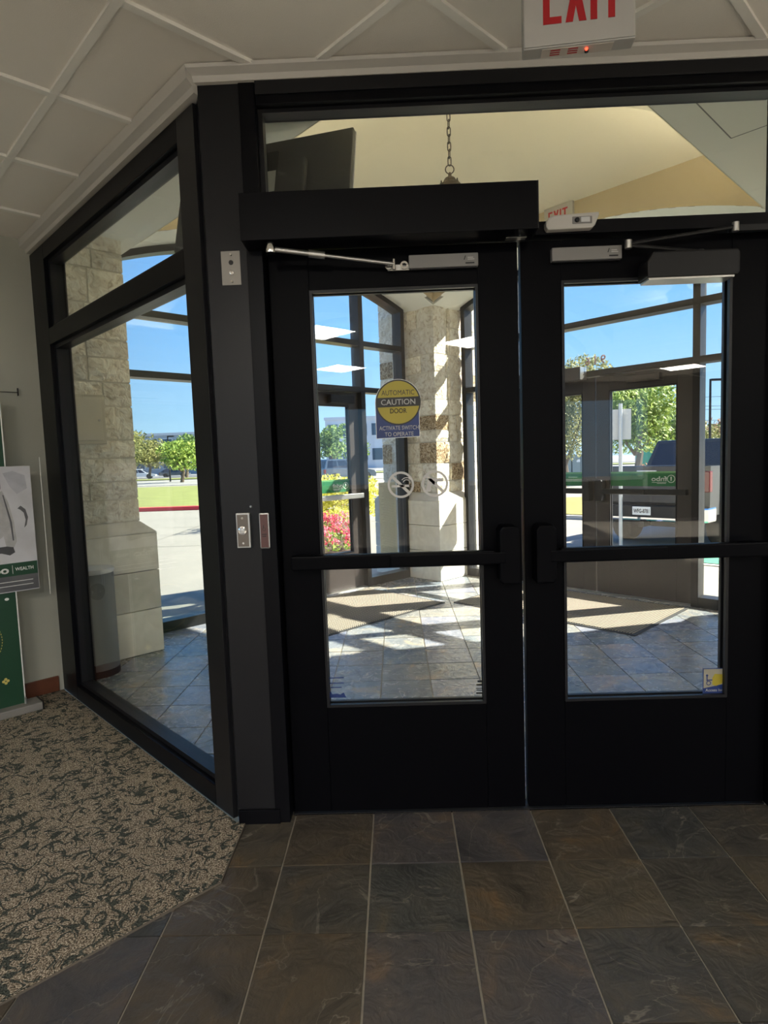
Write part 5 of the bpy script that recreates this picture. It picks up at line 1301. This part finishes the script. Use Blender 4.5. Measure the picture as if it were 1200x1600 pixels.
    obj('tailgate_handle', MB().box((-.17, -.035, 1.25), (.17, -.02, 1.34), T), STEEL, tg, bevel=.01)
    obj('tailgate_recess', MB().box((-.70, -.024, .86), (.70, -.019, 1.18), T), mat('recess_dark', (.02, .02, .025), .3), tg)
    bp = obj('rear_bumper', MB().prism([(-1.02, .25), (-1.02, -.10), (-.90, -.2), (.90, -.2), (1.02, -.10), (1.02, .25)], .50, .74, lambda x, y, z: T(x, y, z)), CHROME, e, bevel=.03)
    obj('step_pad', MB().box((-.60, -.215, .56), (.60, -.20, .755), T), BLACKP, bp, bevel=.01)
    obj('step_pad', MB().box((-.9, -.19, .74), (.9, .0, .75), T), BLACKP, bp)
    pl = obj('licence_plate', MB().box((-.155, -.225, .60), (.155, -.218, .74), T), WHT, e, bevel=.003)
    text('plate_lettering', 'WFG-8781', T(0, -.2262, .668), R3, UP, BLK, pl, width=.27, height=.07, extrude=.0005, bold=.02)
    obj('hitch', MB().box((-.05, -.24, .40), (.05, .2, .49), T), BLACKP, e, bevel=.005); obj('hitch_bar', MB().box((-.55, -.02, .42), (.55, .06, .47), T), BLACKP, e, bevel=.005)
    obj('exhaust_pipe', MB().tube([T(.62, .6, .42), T(.66, -.08, .40)], .04, 12), CHROME, e, smooth=True)
    for sg in (-1, 1): obj('tow_hook', MB().tube([T(sg*.72, -.205, .66), T(sg*.72, -.25, .62), T(sg*.72, -.25, .56), T(sg*.72, -.205, .53)], .014, 8), CHROME, bp, smooth=True)
    for sg in (-1, 1): obj('head_light', MB().box((min(sg*.70, sg*.96), 5.80, .92), (max(sg*.70, sg*.96), 5.90, 1.10), T), WHT, e, bevel=.02)
truck((3.80, 8.22), math.radians(46.5))
def car(P0, h, nm, lab, m, L_=4.9, H=1.75, W=.93, van=True):
    f = Vector((math.sin(h), math.cos(h))); r = Vector((f.y, -f.x))
    T = lambda x, y, z: Vector((P0[0]+r.x*x+f.x*y, P0[1]+r.y*x+f.y*y, z+GZ)); R3 = Vector((r.x, r.y, 0))
    e = empty(nm, T(0, 0, 0), lab, 'car'); wr = .34; zl = .30; a0 = -L_/2; wc = (a0+.95, L_/2-.95); bl = H*.56
    low = [(a0, zl)]
    for c in wc: low += [(c-.40*math.cos(PI*i/8), zl+.40*math.sin(PI*i/8)) for i in range(9)]
    low += [(L_/2, zl), (L_/2+.02, .6), (L_/2-.15, bl-.22), (L_/2-1.1, bl-.04), (a0+.02, bl)]
    n = len(low)
    obj('body', MB().add([T(-W, a, b) for a, b in low]+[T(W, a, b) for a, b in low], [list(range(n)), list(range(n, 2*n))[::-1]]+[(i, (i+1) % n, n+(i+1) % n, n+i) for i in range(n)]), m, e)
    tb = (a0+.05, L_/2-1.1); tt = (a0+.35, L_/2-2.0) if van else (a0+1.1, L_/2-2.1)
    w1 = W-.18
    v = [T(-W+.02, tb[0], bl), T(W-.02, tb[0], bl), T(W-.02, tb[1], bl-.04), T(-W+.02, tb[1], bl-.04), T(-w1, tt[0], H), T(w1, tt[0], H), T(w1, tt[1], H), T(-w1, tt[1], H)]
    cab = obj('cabin', MB().add(v, [(0, 3, 2, 1), (4, 5, 6, 7), (0, 1, 5, 4), (1, 2, 6, 5), (2, 3, 7, 6), (3, 0, 4, 7)]), m, e)
    lerp = lambda A, B, t: A+(B-A)*t
    def pane(i0, i1, u0, u1):
        A, B, C_, D = v[i0], v[i1], v[i1+4], v[i0+4]
        P = lambda u, t: lerp(lerp(A, B, u), lerp(D, C_, u), t)
        pts = [P(u0, .12), P(u1, .12), P(u1, .85), P(u0, .85)]; nr = (pts[1]-pts[0]).cross(pts[3]-pts[0]).normalized()
        if nr.dot(sum(pts, Vector())/4-T(0, 0, H*.7)) < 0: nr = -nr
        obj('window_pane', MB().add([p+nr*.004 for p in pts]+[p+nr*.012 for p in pts], [(0, 1, 2, 3), (4, 5, 6, 7), (0, 1, 5, 4), (1, 2, 6, 5), (2, 3, 7, 6), (3, 0, 4, 7)]), CARGL, cab)
    pane(0, 1, .1, .9); pane(2, 3, .08, .92)
    for i0, i1 in ((1, 2), (3, 0)):
        for u0, u1 in ((.05, .32), (.35, .62), (.65, .92)): pane(i0, i1, u0, u1)
    for c in wc:
        for sg in (-1, 1): wheel(e, T(sg*(W-.11), c, wr), R3*sg, wr, .22)
    for sg in (-1, 1):
        obj('tail_light', MB().box((min(sg*(W-.22), sg*(W+.004)), a0-.01, bl-.35), (max(sg*(W-.22), sg*(W+.004)), a0+.12, bl-.02), T), TAILL, e); obj('head_light', MB().box((min(sg*(W-.35), sg*(W-.02)), L_/2-.12, bl-.42), (max(sg*(W-.35), sg*(W-.02)), L_/2+.0, bl-.28), T), WHT, e)
    obj('licence_plate', MB().box((-.15, a0-.012, .62), (.15, a0-.001, .75), T), WHT, e)
car((-4.7, 50.0), math.radians(55), 'minivan', 'slate blue minivan parked beyond the hedge', CARBLUE, 5.0, 1.85)
car((-40.2, 93.0), math.radians(78), 'sedan', 'white car parked beyond the road at the pillar edge', CARW, 4.7, 1.5, .9, False)
car((-36.0, 96.5), math.radians(80), 'sedan', 'dark blue parked car right of the white car', CARBLUE, 4.6, 1.45, .9, False)
